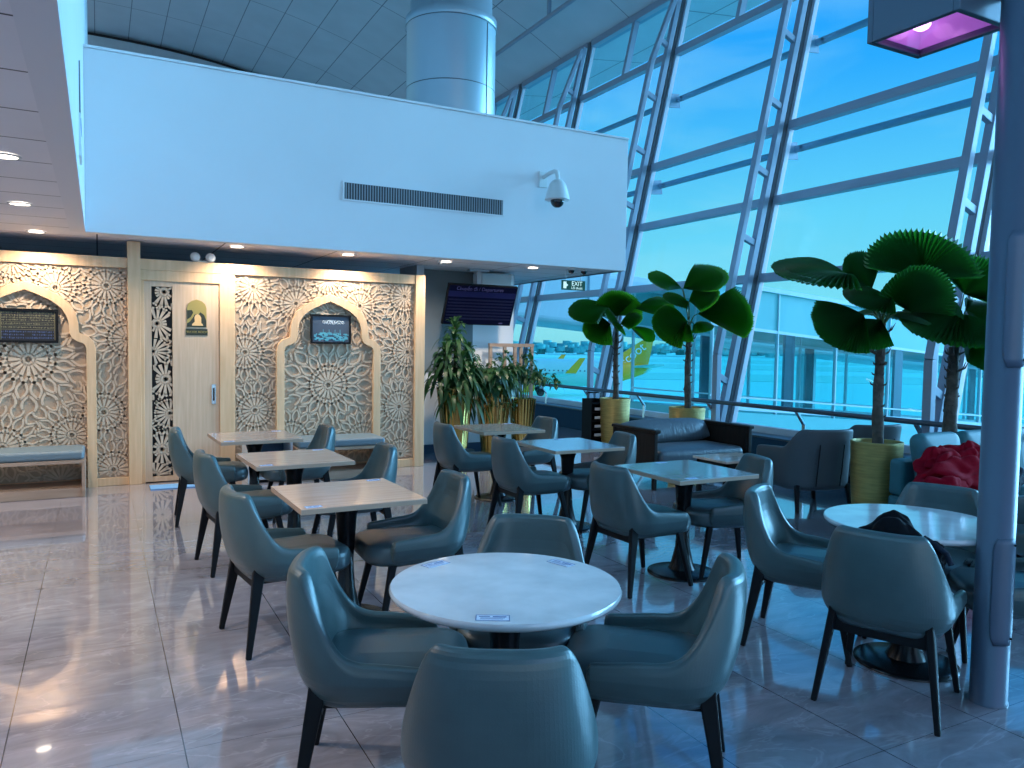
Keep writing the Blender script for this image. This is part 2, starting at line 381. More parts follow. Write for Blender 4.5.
def carve(mb, rect, centres, y0, y1):
    x0,x1,z0,z1 = rect
    inside = lambda p: x0 < p[0] < x1 and z0 < p[1] < z1
    for ci, c in enumerate(centres):
        def ok(p, c=c):
            if not inside(p): return False
            d = math.hypot(p[0]-c[0], p[1]-c[1])*c[2]
            return all(math.hypot(p[0]-o[0], p[1]-o[1])*o[2] >= d - .012 for o in centres if o is not c)
        S = 1.0/c[2]; n = 16; ph = ci*.35
        P = lambda r, a: (c[0]+r*S*math.cos(a), c[1]+r*S*math.sin(a))
        da = 2*math.pi/n
        # hub ring
        for k in range(24):
            a, b = 2*math.pi*k/24, 2*math.pi*(k+1)/24
            stroke(mb, [P(.034,a), P(.034,b)], .040*S, ok, y0, y1)
        for k in range(n):
            a = ph+k*da
            stroke(mb, [P(.045,a), P(.09,a), P(.148,a)], [.018*S,.023*S,.034*S], ok, y0, y1)       # spokes
            for sg in (-1,1):                                                                      # lattice of small cells
                stroke(mb, [P(.142,a), P(.170,a+sg*da*.28), P(.205,a+sg*da*.5)], .021*S, ok, y0, y1)
        m = n
        for k in range(m):                                                                        # big leaves
            a = ph+(k+.5)*da
            for (ra, rb, wd, aa) in ((.190,.340,.039,a),(.305,.475,.054,a+da/2)):
                for sg in (-1,1):
                    pts = []
                    for i in range(9):
                        q = i/8; rr = ra+(rb-ra)*q; off = sg*wd*math.sin(math.pi*q**.9)
                        pts.append((c[0]+S*(rr*math.cos(aa)-off*math.sin(aa)), c[1]+S*(rr*math.sin(aa)+off*math.cos(aa))))
                    stroke(mb, pts, .0185*S, ok, y0, y1)
            for (ra, rb, wd, aa) in ((.44,.66,.074,a),(.60,.84,.09,a+da/2)):
                if k % 1 == 0:
                    for sg in (-1,1):
                        pts = []
                        for i in range(9):
                            q = i/8; rr = ra+(rb-ra)*q; off = sg*wd*math.sin(math.pi*q)
                            pts.append((c[0]+S*(rr*math.cos(aa)-off*math.sin(aa)), c[1]+S*(rr*math.sin(aa)+off*math.cos(aa))))
                        stroke(mb, pts, .020*S, ok, y0, y1)

# frame: stiles and rails
wall = MB()
def fr(x0,x1,z0,z1,dy=0): wall.box(x0,x1,YW-dy,YW+.12,z0,z1)
fr(.276,.400,0,2.572,.03)                                   # full-height post
fr(3.49,3.617,0,2.40,.02)                                   # right stile
fr(1.19,1.352,0,2.40)                                       # stile beside the door
fr(-2.3,.276,2.29,2.40,.005); fr(.40,3.49,2.285,2.40,.005)  # top rails
fr(.40,1.19,2.172,2.285)                                    # head above the door
fr(-2.3,.276,0,.085); fr(1.352,3.49,0,.10)                  # bottom rails
fr(.40,.434,0,2.172)
wo = struct(wall.build('wall_partition', M['wood_frame'], bevel=.004))
bk = MB(); bk.box(-2.3,.276,YW+.035,YW+.06,.085,2.29); bk.box(1.352,3.49,YW+.035,YW+.06,.10,2.285)
bk.build('backing_board', M['carve_back'], wo)
c1 = [(-.62,1.33,.82),(.045,.78,1.0),(.13,.17,1.05),(-.38,2.06,1.0),(.08,2.10,1.0),(.27,1.55,1.05),(-1.05,2.05,1.0),(-.25,.55,1.05),(-.85,.45,1.0),(-1.4,1.3,1.0),(-1.3,.6,1.0),(-1.6,2.1,1.0),(-1.45,.1,1.0),(-.35,.08,1.1),(-.75,2.3,1.1)]
c2 = [(2.41,1.04,.86),(2.03,1.99,1.0),(2.79,1.99,1.0),(1.55,2.16,1.0),(3.36,2.13,1.0),(1.46,1.42,1.0),(3.40,1.44,1.0),(1.57,.76,1.0),(3.30,.76,1.0),(1.98,.42,1.0),(2.84,.38,1.0),(1.58,.14,1.05),(3.32,.17,1.05),(2.41,2.28,1.1),(2.42,.12,1.1)]
cv = MB(); carve(cv, (-2.0,.272,.088,2.285), c1, YW+.036, YW+.021); cv.build('carved_panel', M['carve'], wo)
cv = MB(); carve(cv, (1.356,3.486,.103,2.28), c2, YW+.036, YW+.021); cv.build('carved_panel', M['carve'], wo)
# pointed arches standing on the panels
def arch(cx, name):
    half = [(.575,0),(.575,.7),(.575,1.44),(.562,1.495),(.525,1.535),(.470,1.555),(.437,1.575),(.425,1.61),(.420,1.70),(.400,1.785),(.345,1.88),(.255,1.955),(.13,2.02),(0,2.068)]
    pts = half + [(-x,z) for x,z in reversed(half[:-1])]
    mb = MB(); w = .088
    ring = []
    for i, p in enumerate(pts):
        a = pts[max(i-1,0)]; b = pts[min(i+1,len(pts)-1)]; d = V((b[0]-a[0], b[1]-a[1])).normalized(); n = V((-d.y, d.x))
        o = V(p)-n*w/2; q = V(p)+n*w/2
        ring.append([(cx+o.x,YW-.03,o.y),(cx+q.x,YW-.03,q.y),(cx+q.x,YW+.034,q.y),(cx+o.x,YW+.034,o.y)])
    mb.loft(ring, True, False)
    return mb.build(name, M['wood_frame'], wo, bevel=.003)
arch(-.64,'arch_trim'); arch(2.42,'arch_trim')
# door
dm = MB(); dm.box(.434,.505,YW+.02,YW+.06,.012,2.172); dm.box(.71,1.188,YW+.02,YW+.06,.012,2.172)
dm.box(.505,.71,YW+.02,YW+.06,.012,.065); dm.box(.505,.71,YW+.02,YW+.06,2.115,2.172)
do = struct(dm.build('door_1', M['door_wood'], bevel=.002))
MB().box(.505,.71,YW+.075,YW+.085,.065,2.115).build('dark_opening', M['dark_void'], do)
lt = MB(); dc = [(.60,.36,.95),(.64,1.12,.9),(.56,1.72,.95),(.68,.75,1.1),(.52,1.42,1.1),(.63,2.06,1.0),(.53,.08,1.1)]
carve(lt, (.507,.708,.067,2.113), dc, YW+.055, YW+.030); lt.build('lattice', M['carve'], do)
hd = MB().box(1.105,1.150,YW+.012,YW+.022,.84,1.06).build('handle', M['chrome'], do, bevel=.004)
hd['label'] = 'chrome recessed pull handle'
MB().box(1.118,1.137,YW+.010,YW+.013,.88,1.02).build('finger_slot', M['dark_void'], hd)

# door sign
sg = thing('prayer_room_sign', 'gold arched plaque with kneeling figure on the prayer room door', 'sign', (.955,YW+.02,1.60))
pl = [(-.10,0,.09),(.10,0,.09),(.10,0,.30),(.085,0,.345),(.05,0,.375),(0,0,.392),(-.05,0,.375),(-.085,0,.345),(-.10,0,.30)]
MB().prism(pl, (0,-.006,0)).build('plaque', M['gold_sign'], sg)
dk = MB(); dk.prism([(-.098,-.0062,.092),(.098,-.0062,.092),(.098,-.0062,.16),(.075,-.0062,.225),(.035,-.0062,.255),(.02,-.0062,.23),(-.02,-.0062,.23),(-.035,-.0062,.20),(-.07,-.0062,.15),(-.098,-.0062,.13)], (0,-.002,0))
dk.prism([(-.098,-.0062,.17),(-.06,-.0062,.20),(-.035,-.0062,.25),(-.05,-.0062,.275),(-.098,-.0062,.272)], (0,-.002,0))
dk.build('hill_silhouette', M['sign_dark'], sg)
fg = MB(); fg.prism([(-.05,-.0084,.105),(.065,-.0084,.105),(.06,-.0084,.125),(.045,-.0084,.135),(.045,-.0084,.195),(.03,-.0084,.222),(.008,-.0084,.232),(-.014,-.0084,.222),(-.025,-.0084,.195),(-.02,-.0084,.15),(-.048,-.0084,.122)], (0,-.002,0))
fg.build('praying_figure', M['sign_peach'], sg)
MB().box(-.11,.11,-.006,0,0,.072).build('name_plate', M['sign_dark'], sg)
link('lettering', text_mesh('PRAYER ROOM', .034, .0006), M['gold_sign'], sg, (0,-.0068,.036), rot=(R(90),0,0))

# pictures
pc = thing('framed_picture', 'black framed black tapestry with gold and blue bands in the left arch', 'picture', (-.615,YW-.002,1.495))
f = MB(); f.box(-.26,.26,-.025,0,0,.022); f.box(-.26,.26,-.025,0,.318,.34); f.box(-.26,-.238,-.025,0,.022,.318); f.box(.238,.26,-.025,0,.022,.318)
f.build('frame', M['black_frame'], pc)
MB().box(-.238,.238,-.012,-.004,.022,.318).build('tapestry', mat('black tapestry', (.012,.013,.018), .7), pc)
orn = MB(); blu = MB()
rr = random.Random(3)
for z0, z1, kind in ((.035,.125,1),(.14,.165,0),(.18,.20,0),(.215,.285,0),(.292,.305,0)):
    n = 34 if kind == 0 else 30
    for i in range(n):
        x = -.225+.45*i/n
        for j in range(1 if z1-z0 < .03 else 3):
            zc = z0+(z1-z0)*(j+.5)/(1 if z1-z0 < .03 else 3)
            (blu if kind else orn).box(x+rr.uniform(0,.004), x+.006+rr.uniform(0,.006), -.0135, -.012, zc-.004-rr.uniform(0,.006), zc+.004+rr.uniform(0,.006))
orn.box(-.232,.232,-.0135,-.012,.130,.134); orn.box(-.232,.232,-.0135,-.012,.172,.175); orn.box(-.232,.232,-.0135,-.012,.206,.209); orn.box(-.232,-.226,-.0135,-.012,.03,.31); orn.box(.226,.232,-.0135,-.012,.03,.31)
orn.build('gold_embroidery', mat('dull gold thread', (.20,.18,.10), .5, .2), pc); blu.build('blue_embroidery', mat('blue thread', (.06,.09,.20), .6), pc)
MB().box(-.035,.035,-.0145,-.0135,.055,.105).build('centre_patch', M['dark_void'], pc)

pc = thing('framed_picture', 'black framed blue print of a pale skyline in the right arch', 'picture', (2.428,YW-.002,1.528))
f = MB(); f.box(-.24,.24,-.03,0,0,.022); f.box(-.24,.24,-.03,0,.322,.344); f.box(-.24,-.218,-.03,0,.022,.322); f.box(.218,.24,-.03,0,.022,.322)
f.build('frame', M['black_frame'], pc)
MB().box(-.218,.218,-.014,-.004,.022,.322).build('print', mat('slate blue print', (.055,.075,.11), .35), pc)
sk = MB()
rr = random.Random(5)
for i in range(85):
    x = rr.uniform(-.19,.19); z = .035+rr.uniform(0,.10)*(1-abs(x)); w = rr.uniform(.012,.05)
    sk.box(x-w/2, x+w/2, -.0152-.00006*i, -.014, z-.004, z+rr.uniform(.004,.014))
for x in (-.09,-.02,.05,.11): sk.box(x-.0025,x+.0025,-.0155,-.014,.12,.17)
sk.build('skyline', mat('pale cyan ink', (.10,.36,.44), .5), pc)
orn = MB()
for k in range(13):
    a = k/12*2-1; zc = .255
    orn.tube([(.03+a*.115+.012*math.cos(q), -.0145, zc+.026*math.sin(q*1.0+k)*(1-.35*abs(a))) for q in [j*.7 for j in range(9)]], .0035, 5)
orn.build('ornament', mat('pale blue ornament', (.52,.60,.66), .5), pc)

# benches under the arches
def bench(label, x0, x1):
    t = thing('bench', label, 'bench', ((x0+x1)/2, YW-.27, 0), group='wall benches')
    h = (x1-x0)/2
    MB().box(-h,h,-.265,.265,.33,.365).build('seat_board', M['bench_wood'], t, bevel=.003)
    for s in (-1,1): MB().box(s*h-.03 if s>0 else -h, h if s>0 else -h+.03, -.265,.265,0,.33).build('side_panel', M['bench_wood'], t, bevel=.003)
    MB().box(-h+.03,h-.03,-.255,.20,0,.09).build('plinth', M['bench_wood'], t, bevel=.003)
    c = MB(); n = 4
    c.box(-h+.005,h-.005,-.262,.26,.365,.455)
    c.build('cushion', M['bench_cushion'], t, bevel=.03, seg=4)
bench('oak bench with blue grey cushion beneath the left arch, under the tapestry', -1.18,-.125)
bench('oak bench with blue grey cushion beneath the right arch, under the skyline print', 1.93,2.94)
t = thing('shoe_cabinet', 'low white framed cubby with blue inside, left of the right bench', 'cabinet', (1.66,YW-.22,0))
s = MB(); s.box(-.24,.24,-.2,.2,.44,.465); s.box(-.24,-.215,-.2,.2,0,.44); s.box(.215,.24,-.2,.2,0,.44); s.box(-.215,.215,-.2,.2,.03,.055)
s.build('carcass', mat('pale cubby board', (.50,.54,.58), .5), t, bevel=.002)
MB().box(-.215,.215,.17,.195,.055,.44).build('back_panel', M['shoe_blue'], t)
MB().box(-.215,.215,-.18,.17,.24,.255).build('shelf', M['shoe_blue'], t)
tag(MB().box(.46,1.02,8.68,8.93,.001,.012).build('door_mat', M['mat_blue'], bevel=.004), 'pale blue mat on the floor in front of the prayer room door', 'mat')
# twin emergency lamp above the door
t = thing('emergency_light', 'twin white globe emergency lamp on top of the partition', 'light', (1.02,YW+.06,2.40))
MB().box(-.06,.06,-.04,.04,0,.018).build('base_plate', M['plastic_white'], t, bevel=.004)
for s in (-1,1):
    l = MB().ball((s*.078,-.05,.052), .052, 18).build('lamp_head', M['plastic_white'], t)
    MB().lathe([(.036,0),(.036,.008),(.02,.012)], 16, (0,0,0)).build('lens', M['plastic_white'], l, (s*.078,-.098,.045), rot=(R(90),0,0))

# ------------------------------------------------------------- downlights
def downlight(label, x, y, w=7.0):
    t = thing('downlight', label, 'light', (x,y,ZS), group='ceiling downlights')
    MB().lathe([(.085,-.004),(.085,-.010),(.075,-.014),(.068,-.010),(.068,-.004)], 28, cap=False).build('trim_ring', M['lamp_rim'], t)
    MB().lathe([(.0001,-.009),(.068,-.008)], 28, cap=False).build('diffuser', M['lamp'], t)
    ld = bpy.data.lights.new('downlight_beam','SPOT'); ld.energy = w; ld.color = (1,.84,.66); ld.spot_size = R(140); ld.spot_blend = .8; ld.shadow_soft_size = .06
    lo = bpy.data.objects.new('downlight_beam', ld); COL.objects.link(lo); lo.location = (0,-.12 if y > 8 else 0,-.03); lo.rotation_euler = (R(12) if y > 8 else 0,0,0); lo.parent = t
for i, (x, y, lb) in enumerate((
    (-.46,5.28,'round downlight at the left edge, nearest the camera in the left ceiling row'),
    (-.52,7.09,'round downlight in the left ceiling row, second from the partition'),
    (-.52,8.85,'round downlight of the left ceiling row closest to the partition'),
    (1.35,8.93,'round downlight above the prayer room door and emergency lamp'),
    (2.59,8.95,'round downlight above the right arch'),
    (3.84,8.96,'round downlight above the right end of the partition'),
    (5.09,8.97,'round downlight nearest the exit sign'))):
    downlight(lb, x, y, 88 if y > 8 else 70)
# unseen spots without fittings, added under the low ceiling to light the left floor
for k, (x, y) in enumerate(((-1.9,5.28),(-1.9,7.09),(-1.9,8.85),(-.5,3.4),(-1.9,3.4))):
    ld = bpy.data.lights.new('floor_fill','SPOT'); ld.energy = 110; ld.color = (1,.86,.74); ld.spot_size = R(140); ld.spot_blend = .8; ld.shadow_soft_size = .06
    lo = bpy.data.objects.new('floor_fill', ld); COL.objects.link(lo); lo.location = (x,y,ZS-.03)
t = thing('sprinkler', 'small sprinkler head on the soffit left of the departures screen', 'sprinkler', (3.72,8.88,ZS))
MB().lathe([(.035,0),(.035,-.006),(.012,-.010),(.012,-.035)], 14).build('escutcheon', M['lamp_rim'], t)
MB().lathe([(.012,-.035),(.022,-.045),(.022,-.050)], 14).build('deflector', M['chrome'], t)

# air grille and dome camera on the bulkhead
t = thing('air_vent', 'long narrow slatted air grille set in the white bulkhead', 'vent', (3.45,YB,3.25))
MB().box(-1.0,1.0,-.002,.0,-.095,.095).build('duct_opening', mat('dim duct', (.06,.065,.075), .7), t)
f = MB(); f.box(-1.02,1.02,-.012,0,.092,.108); f.box(-1.02,1.02,-.012,0,-.108,-.092); f.box(-1.02,-1.0,-.012,0,-.092,.092); f.box(1.0,1.02,-.012,0,-.092,.092)
f.build('frame', M['white_wall'], t)
s = MB()
for i in range(64): s.box(-.985+i*.0312, -.985+i*.0312+.009, -.012,-.003,-.092,.092)
s.build('slat', mat('grille slats', (.34,.38,.42), .5), t)
t = thing('security_camera', 'white dome surveillance camera on a bent wall arm', 'camera', (5.02,YB,3.66))
MB().box(-.06,.06,-.02,0,-.10,.10).build('wall_plate', M['plastic_white'], t, bevel=.005)
MB().tube([(0,-.02,.03),(0,-.16,.05),(0,-.28,.055),(.0,-.35,.03),(0,-.37,-.03),(0,-.37,-.10)], .028, 14).build('arm', M['plastic_white'], t)
MB().lathe([(.03,-.06),(.06,-.075),(.095,-.11),(.135,-.22),(.15,-.29),(.155,-.30),(.155,-.315),(.0,-.315)], 28, (0,-.37,0)).build('housing', M['plastic_white'], t)
MB().ball((0,-.37,-.325), .085, 20).build('dome', M['lens'], t)
for i, x in enumerate((5.60,5.80)):
    t = thing('dome_camera', ('left' if i == 0 else 'right')+' one of two small dark dome cameras above the exit sign', 'camera', (x,8.82,ZS), group='dome cameras by the exit sign')
    MB().lathe([(.055,0),(.055,-.012),(.045,-.02)], 20).build('mount', M['plastic_white'], t)
    MB().lathe([(.042,-.02),(.04,-.04),(.028,-.058),(.0001,-.066)], 20).build('bubble', M['lens'], t)
t = thing('exit_sign', 'small dark green hanging EXIT sign below the soffit', 'sign', (5.70,8.92,2.37))
MB().box(-.185,.185,-.012,.012,-.065,.065).build('panel', M['exit_green'], t, bevel=.002)
link('exit_text', text_mesh('EXIT', .085, .0008), M['exit_white'], t, (.05,-.0135,.022), rot=(R(90),0,0))
link('small_text', text_mesh('Lối thoát', .048, .0008), M['exit_white'], t, (.05,-.0135,-.036), rot=(R(90),0,0))
ar = MB(); ar.box(-.165,-.12,-.0135,-.012,-.045,.045); ar.prism([(-.118,-.012,-.02),(-.09,-.012,0),(-.118,-.012,.02)], (0,-.0015,0)); ar.build('pictogram', M['exit_white'], t)
hg = MB(); hg.tube([(-.12,0,.065),(-.12,0,.21)], .005, 8); hg.tube([(.12,0,.065),(.12,0,.21)], .005, 8); hg.build('hanger', M['lamp_rim'], t)

# departures screen hung under the soffit
t = thing('departures_screen', 'dark navy flight departures screen tilted down under the soffit', 'screen', (4.625,9.60,2.09))
tv = MB().box(-.52,.52,-.02,.03,-.29,.29).build('casing', M['black_frame'], t, rot=(R(24),0,0), bevel=.004)
MB().box(-.505,.505,-.023,-.020,-.275,.275).build('display', M['screen'], tv)
MB().box(-.505,.505,-.0245,-.023,.115,.195).build('title_bar', M['screen_bar'], tv)
link('heading', text_mesh('Chuyến đi / Departures', .072, .0004), M['screen_text'], tv, (-.05,-.0235,.232), rot=(R(90),0,0))
rw = MB()
for i in range(7): rw.box(-.49,.49,-.0242,-.023,.06-.045*i,.085-.045*i)
rw.build('flight_rows', M['screen_row'], tv)
MB().box(.33,.39,-.0245,-.023,-.262,-.245).build('badge', M['screen_text'], tv)
m_ = MB(); m_.box(-.03,.03,.03,.09,-.1,.46); m_.box(-.15,.15,.02,.10,.46,.488); m_.build('ceiling_bracket', M['lamp_rim'], t)
t = thing('air_conditioner', 'white unit partly hidden behind the departures screen', 'air conditioner', (4.98,9.9,2.40))
MB().box(-.25,.25,-.12,.19,-.1,.16).build('body', M['plastic_white'], t, bevel=.03, seg=4)
MB().box(-.22,.22,-.125,-.12,-.085,-.05).build('air_slot', M['dark_gasket'], t)
# little notice on the upper left wall
t = thing('wall_notice', 'small white and blue notice hanging on the upper left wall', 'sign', (XL,6.10,2.90))
MB().box(0,.012,-.16,.16,-.14,.14).build('board', M['plastic_white'], t)
MB().box(.012,.014,-.14,.14,.05,.11).build('blue_band', mat('notice blue', (.02,.10,.45), .4), t)
MB().box(.012,.014,-.14,.14,-.13,-.06).build('grey_band', M['lamp_rim'], t)
wr = MB(); wr.tube([(.006,-.1,.14),(.006,-.02,.52)], .004, 6); wr.tube([(.006,.1,.14),(.006,-.02,.52)], .004, 6); wr.build('hanging_wire', M['dark_gasket'], t)

# drum column above the bulkhead, ceiling track
t = struct(MB().lathe([(.70,4.34),(.70,6.45),(.715,6.46),(.715,6.60),(.64,6.62),(.64,10.3)], 64, (4.95,11.45,0)).build('trim_5', M['drum']))
j = MB(); j.lathe([(.703,5.50),(.703,5.515)], 64, (4.95,11.45,0), cap=False); j.lathe([(.718,6.455),(.718,6.47)], 64, (4.95,11.45,0), cap=False)
for a in (-62,118): j.box(4.95+.702*math.cos(R(a))-.006,4.95+.702*math.cos(R(a))+.006,11.45+.702*math.sin(R(a))-.006,11.45+.702*math.sin(R(a))+.006,4.34,6.45)
j.build('panel_joint', M['dark_gasket'], t)
t = thing('lighting_track', 'thin metal track hung beneath the high ceiling', 'track', (8.58,16,8.58))
MB().tube([(0,-9,0),(0,9,0)], .05, 10).build('rail', M['steel'], t)
for y in (-6.5,-1.4,3.6): MB().box(-.035,.035,y-.035,y+.035,.03,.55).build('hanger', M['steel'], t)

# --------------------------------------------------------- window wall
TY = [8.45+3.25*k for k in range(-5,6)]
def xin(z):   # inner chord centre line
    if z < 1.50: return 7.88
    if z < 6.9: return 7.88 + .227*(z-1.50)
    return 9.106 + (z-6.9)*.42
KY0, KY1 = -9.0, 27.0
struct(MB().box(7.84,8.6,KY0,KY1,0,.36).build('trim_6', M['kerb'], bevel=.006))
struct(MB().box(7.825,8.28,KY0,KY1,.36,.385).build('trim_7', M['sill'], bevel=.004))
for i, y in enumerate(TY):
    mb = MB()
    zt = 8.25
    # inner chord: foot, slope, head
    P1 = [(7.88,y,.385),(7.88,y,1.46),(xin(6.85),y,6.85),(xin(8.15)+.02,y,8.2)]
    for a, b in zip(P1, P1[1:]): mb.bar(a, b, .10, .085)
    # outer chord
    oc = lambda z: gx(z)-.25
    mb.bar((oc(.385),y,.385),(oc(8.25),y,8.25), .10, .095)
    z = 1.15
    while z < 7.6:
        a = V((xin(z)+.03,y,z)); b = V((oc(z-.1),y,z-.1)); mb.bar(a, b, .07, .09); z += 1.02
    o = struct(mb.build('trim_%d' % (20+i), M['steel'], bevel=.006))
    g = MB(); g.bar((gx(.385)-.04,y,.385),(gx(8.4)-.04,y,8.4), .13, .08); g.build('glazing_strip', M['white_steel'], o)
    g = MB(); g.bar((gx(.385)-.115,y+.01,.385),(gx(8.4)-.115,y+.01,8.4), .05, .06); g.build('gasket', M['dark_gasket'], o)
zT = [2.59, 3.75, 4.88, 7.08]
for i in range(len(TY)-1):
    y0, y1 = TY[i]+.08, TY[i+1]-.08
    zc = 8.42
    o = struct(MB().bar((gx(.385),(y0+y1)/2,.385),(gx(zc),(y0+y1)/2,zc), y1-y0, .018).build('window_%d' % (i+1), M['glass']))
    for z in zT: MB().bar((gx(z)-.07,y0,z),(gx(z)-.07,y1,z), .125, .14, (0,0,1)).build('transom', M['steel'], o, bevel=.005)
    MB().bar((gx(zc)-.05,y0,zc-.06),(gx(zc)-.05,y1,zc-.06), .14, .22, (0,0,1)).build('head_rail', M['steel'], o)
    MB().bar((gx(.42)-.03,y0,.43),(gx(.42)-.03,y1,.43), .09, .10, (0,0,1)).build('bottom_rail', M['white_steel'], o)
    ym = (y0+y1)/2
    MB().bar((gx(7.1)-.05,ym,7.1),(gx(8.4)-.05,ym,8.4), .09, .12).build('mullion', M['steel'], o)
    # sun-shade tubes outside, with their bracket plates
    for z in (4.62,6.30):
        MB().tube([(gx(z)+.33,y0-.1,z),(gx(z)+.33,y1+.1,z)], .055, 10).build('shade_tube', M['steel'], o)
        br = MB()
        br.bar((gx(z)+.02,y0+.06,z-.06),(gx(z)+.36,y0+.06,z-.02), .02, .26, (0,1,0)); br.build('shade_bracket', M['steel'], o)
# guard rail
t = thing('handrail', 'long grey guard rail on bent posts along the window wall', 'railing', (7.74,9,0))
MB().tube([(0,-9,.79),(0,-3,.79),(0,3,.782),(0,12,.772)], .030, 12).build('top_rail', mat('grey rail metal', (.10,.12,.15), .3, .5), t)
for y in (-2.12,-.5,1.15,2.74,4.3,5.9,7.5,-3.74,-5.4):
    MB().bar((.17,y,.385),(.17,y,.60), .05, .022).bar((.17,y,.595),(.02,y,.775), .05, .022).build('post', M['chrome'], t)

# ------------------------------------------------------------- furniture
def smooth01(x): x = max(0,min(1,x)); return x*x*(3-2*x)
def chair_shell(th=.044, top=.80):
    plan = []      # (f, y, nf, ny, h, w)
    for i in range(8):
        q = i/7; f = .205-.255*q; plan.append((f,.270,0,1,.495+.022*smooth01(q),0))
    for i in range(1,30):
        a = math.pi*i/30; c, s_ = math.cos(a), math.sin(a); e = 2/2.85
        f = -.05-.228*abs(s_)**e; y = .270*(1 if c > 0 else -1)*abs(c)**e
        n = V((-(abs(s_)**(2-e)), (1 if c > 0 else -1)*abs(c)**(2-e))).normalized()
        aa = math.degrees(min(a, math.pi-a)); h = .515+(top-.515)*smooth01((aa+3)/54)**1.1
        plan.append((f,y,n.x,n.y,h,s_))
    for i in range(7,-1,-1):
        q = i/7; f = .205-.255*q; plan.append((f,-.270,0,-1,.495+.022*smooth01(q),0))
    cols = []
    for f,y,nf,ny,h,w in plan:
        def P(z, ins):
            lean = -.11*max(0,z-.46)*w + (-.02*math.sin(math.pi*min(1,max(0,(z-.44)/.36)))*w)
            ys = 1 - .10*smooth01((z-.46)/.34)
            return (f-nf*ins+lean, (y-ny*ins)*ys, z)
        iw = 1+.55*w
        col = [P(.326,.155*iw),P(.330,.11*iw),P(.348,.06*iw),P(.385,.022*iw),P(.440,.002)]
        for k in range(1,7): z = .440+(h-.036-.440)*k/6; col.append(P(z,0))
        rd = .021+.012*w*smooth01((h-.52)/.2)                       # rim radius: slim arms, padded back
        for g in (35,70,100,130,160): col.append(P(h-rd+rd*math.sin(R(g)), rd-rd*math.cos(R(g))))
        for k in range(1,6):
            q = k/5; z = (h-rd-.012)+(.425-(h-rd-.012))*q; col.append(P(z, 2*rd-.003+(.012+.030*w)*smooth01(q*1.2)))
        cols.append(col)
    n = len(cols); m = len(cols[0]); mb = MB()
    vs = [p for c in cols for p in c]; fs = []
    for i in range(n-1):
        for k in range(m-1): fs.append((i*m+k,i*m+k+1,(i+1)*m+k+1,(i+1)*m+k))
    for i in range((n-1)//2): fs.append((i*m,(i+1)*m,(n-2-i)*m,(n-1-i)*m))
    fs.append(tuple(reversed(range(m)))); fs.append(tuple((n-1)*m+k for k in range(m)))
    mb.add(vs, fs, True)
    return mb
def round_rect(x0,x1,y0,y1,r,n=6):
    pts = []
    for cx,cy,a0 in ((x1-r,y1-r,0),(x0+r,y1-r,90),(x0+r,y0+r,180),(x1-r,y0+r,270)):
        for k in range(n+1):
            a = R(a0+90*k/n); pts.append((cx+r*math.cos(a), cy+r*math.sin(a)))
    return pts
def cushion(x0,x1,y0,y1,r,z0,z1,crown=.012,e=.03):
    rings = []
    for ins,z in ((e*1.2,z0),(e*.3,z0+e*.3),(0,z0+e),(0,z1-e),(e*.3,z1-e*.3),(e,z1),(e*2.4,z1+crown*.6),(min(y1-y0,x1-x0)*.34,z1+crown)):
        rings.append([(x,y,z) for x,y in round_rect(x0+ins,x1-ins,y0+ins,y1-ins,max(.02,r-ins))])
    return MB().loft(rings)
CH = {}
def make_chair():
    t = thing('dining_chair', 'x', 'chair', group='teal dining chairs')
    chair_shell().build('backrest_shell', M['teal'], t, subsurf=1)
    cushion(-.235,.318,-.236,.236,.13,.345,.468,.014,.04).build('seat', M['teal_seat'], t, subsurf=1)
    for sx, sy in ((1,1),(1,-1),(-1,1),(-1,-1)):
        if sx < 0: a, b, w = (-.262,sy*.245,0), (-.188,sy*.185,.45), .062
        else: a, b, w = (.255,sy*.238,0), (.175,sy*.19,.37), .042
        MB().bar(a, b, .026, .024, (1,0,0), w, .034).build('leg', M['dark_leg'], t, bevel=.006)
    for sy in (1,-1): MB().bar((-.20,sy*.175,.365),(.20,sy*.18,.360), .04, .024, (0,0,1)).build('rail', M['dark_leg'], t)
    MB().bar((-.195,-.185,.362),(-.195,.185,.362), .085, .03, (0,0,1)).build('rail', M['dark_leg'], t)
    MB().bar((.185,-.185,.36),(.185,.185,.36), .04, .024, (0,0,1)).build('rail', M['dark_leg'], t)
    return t
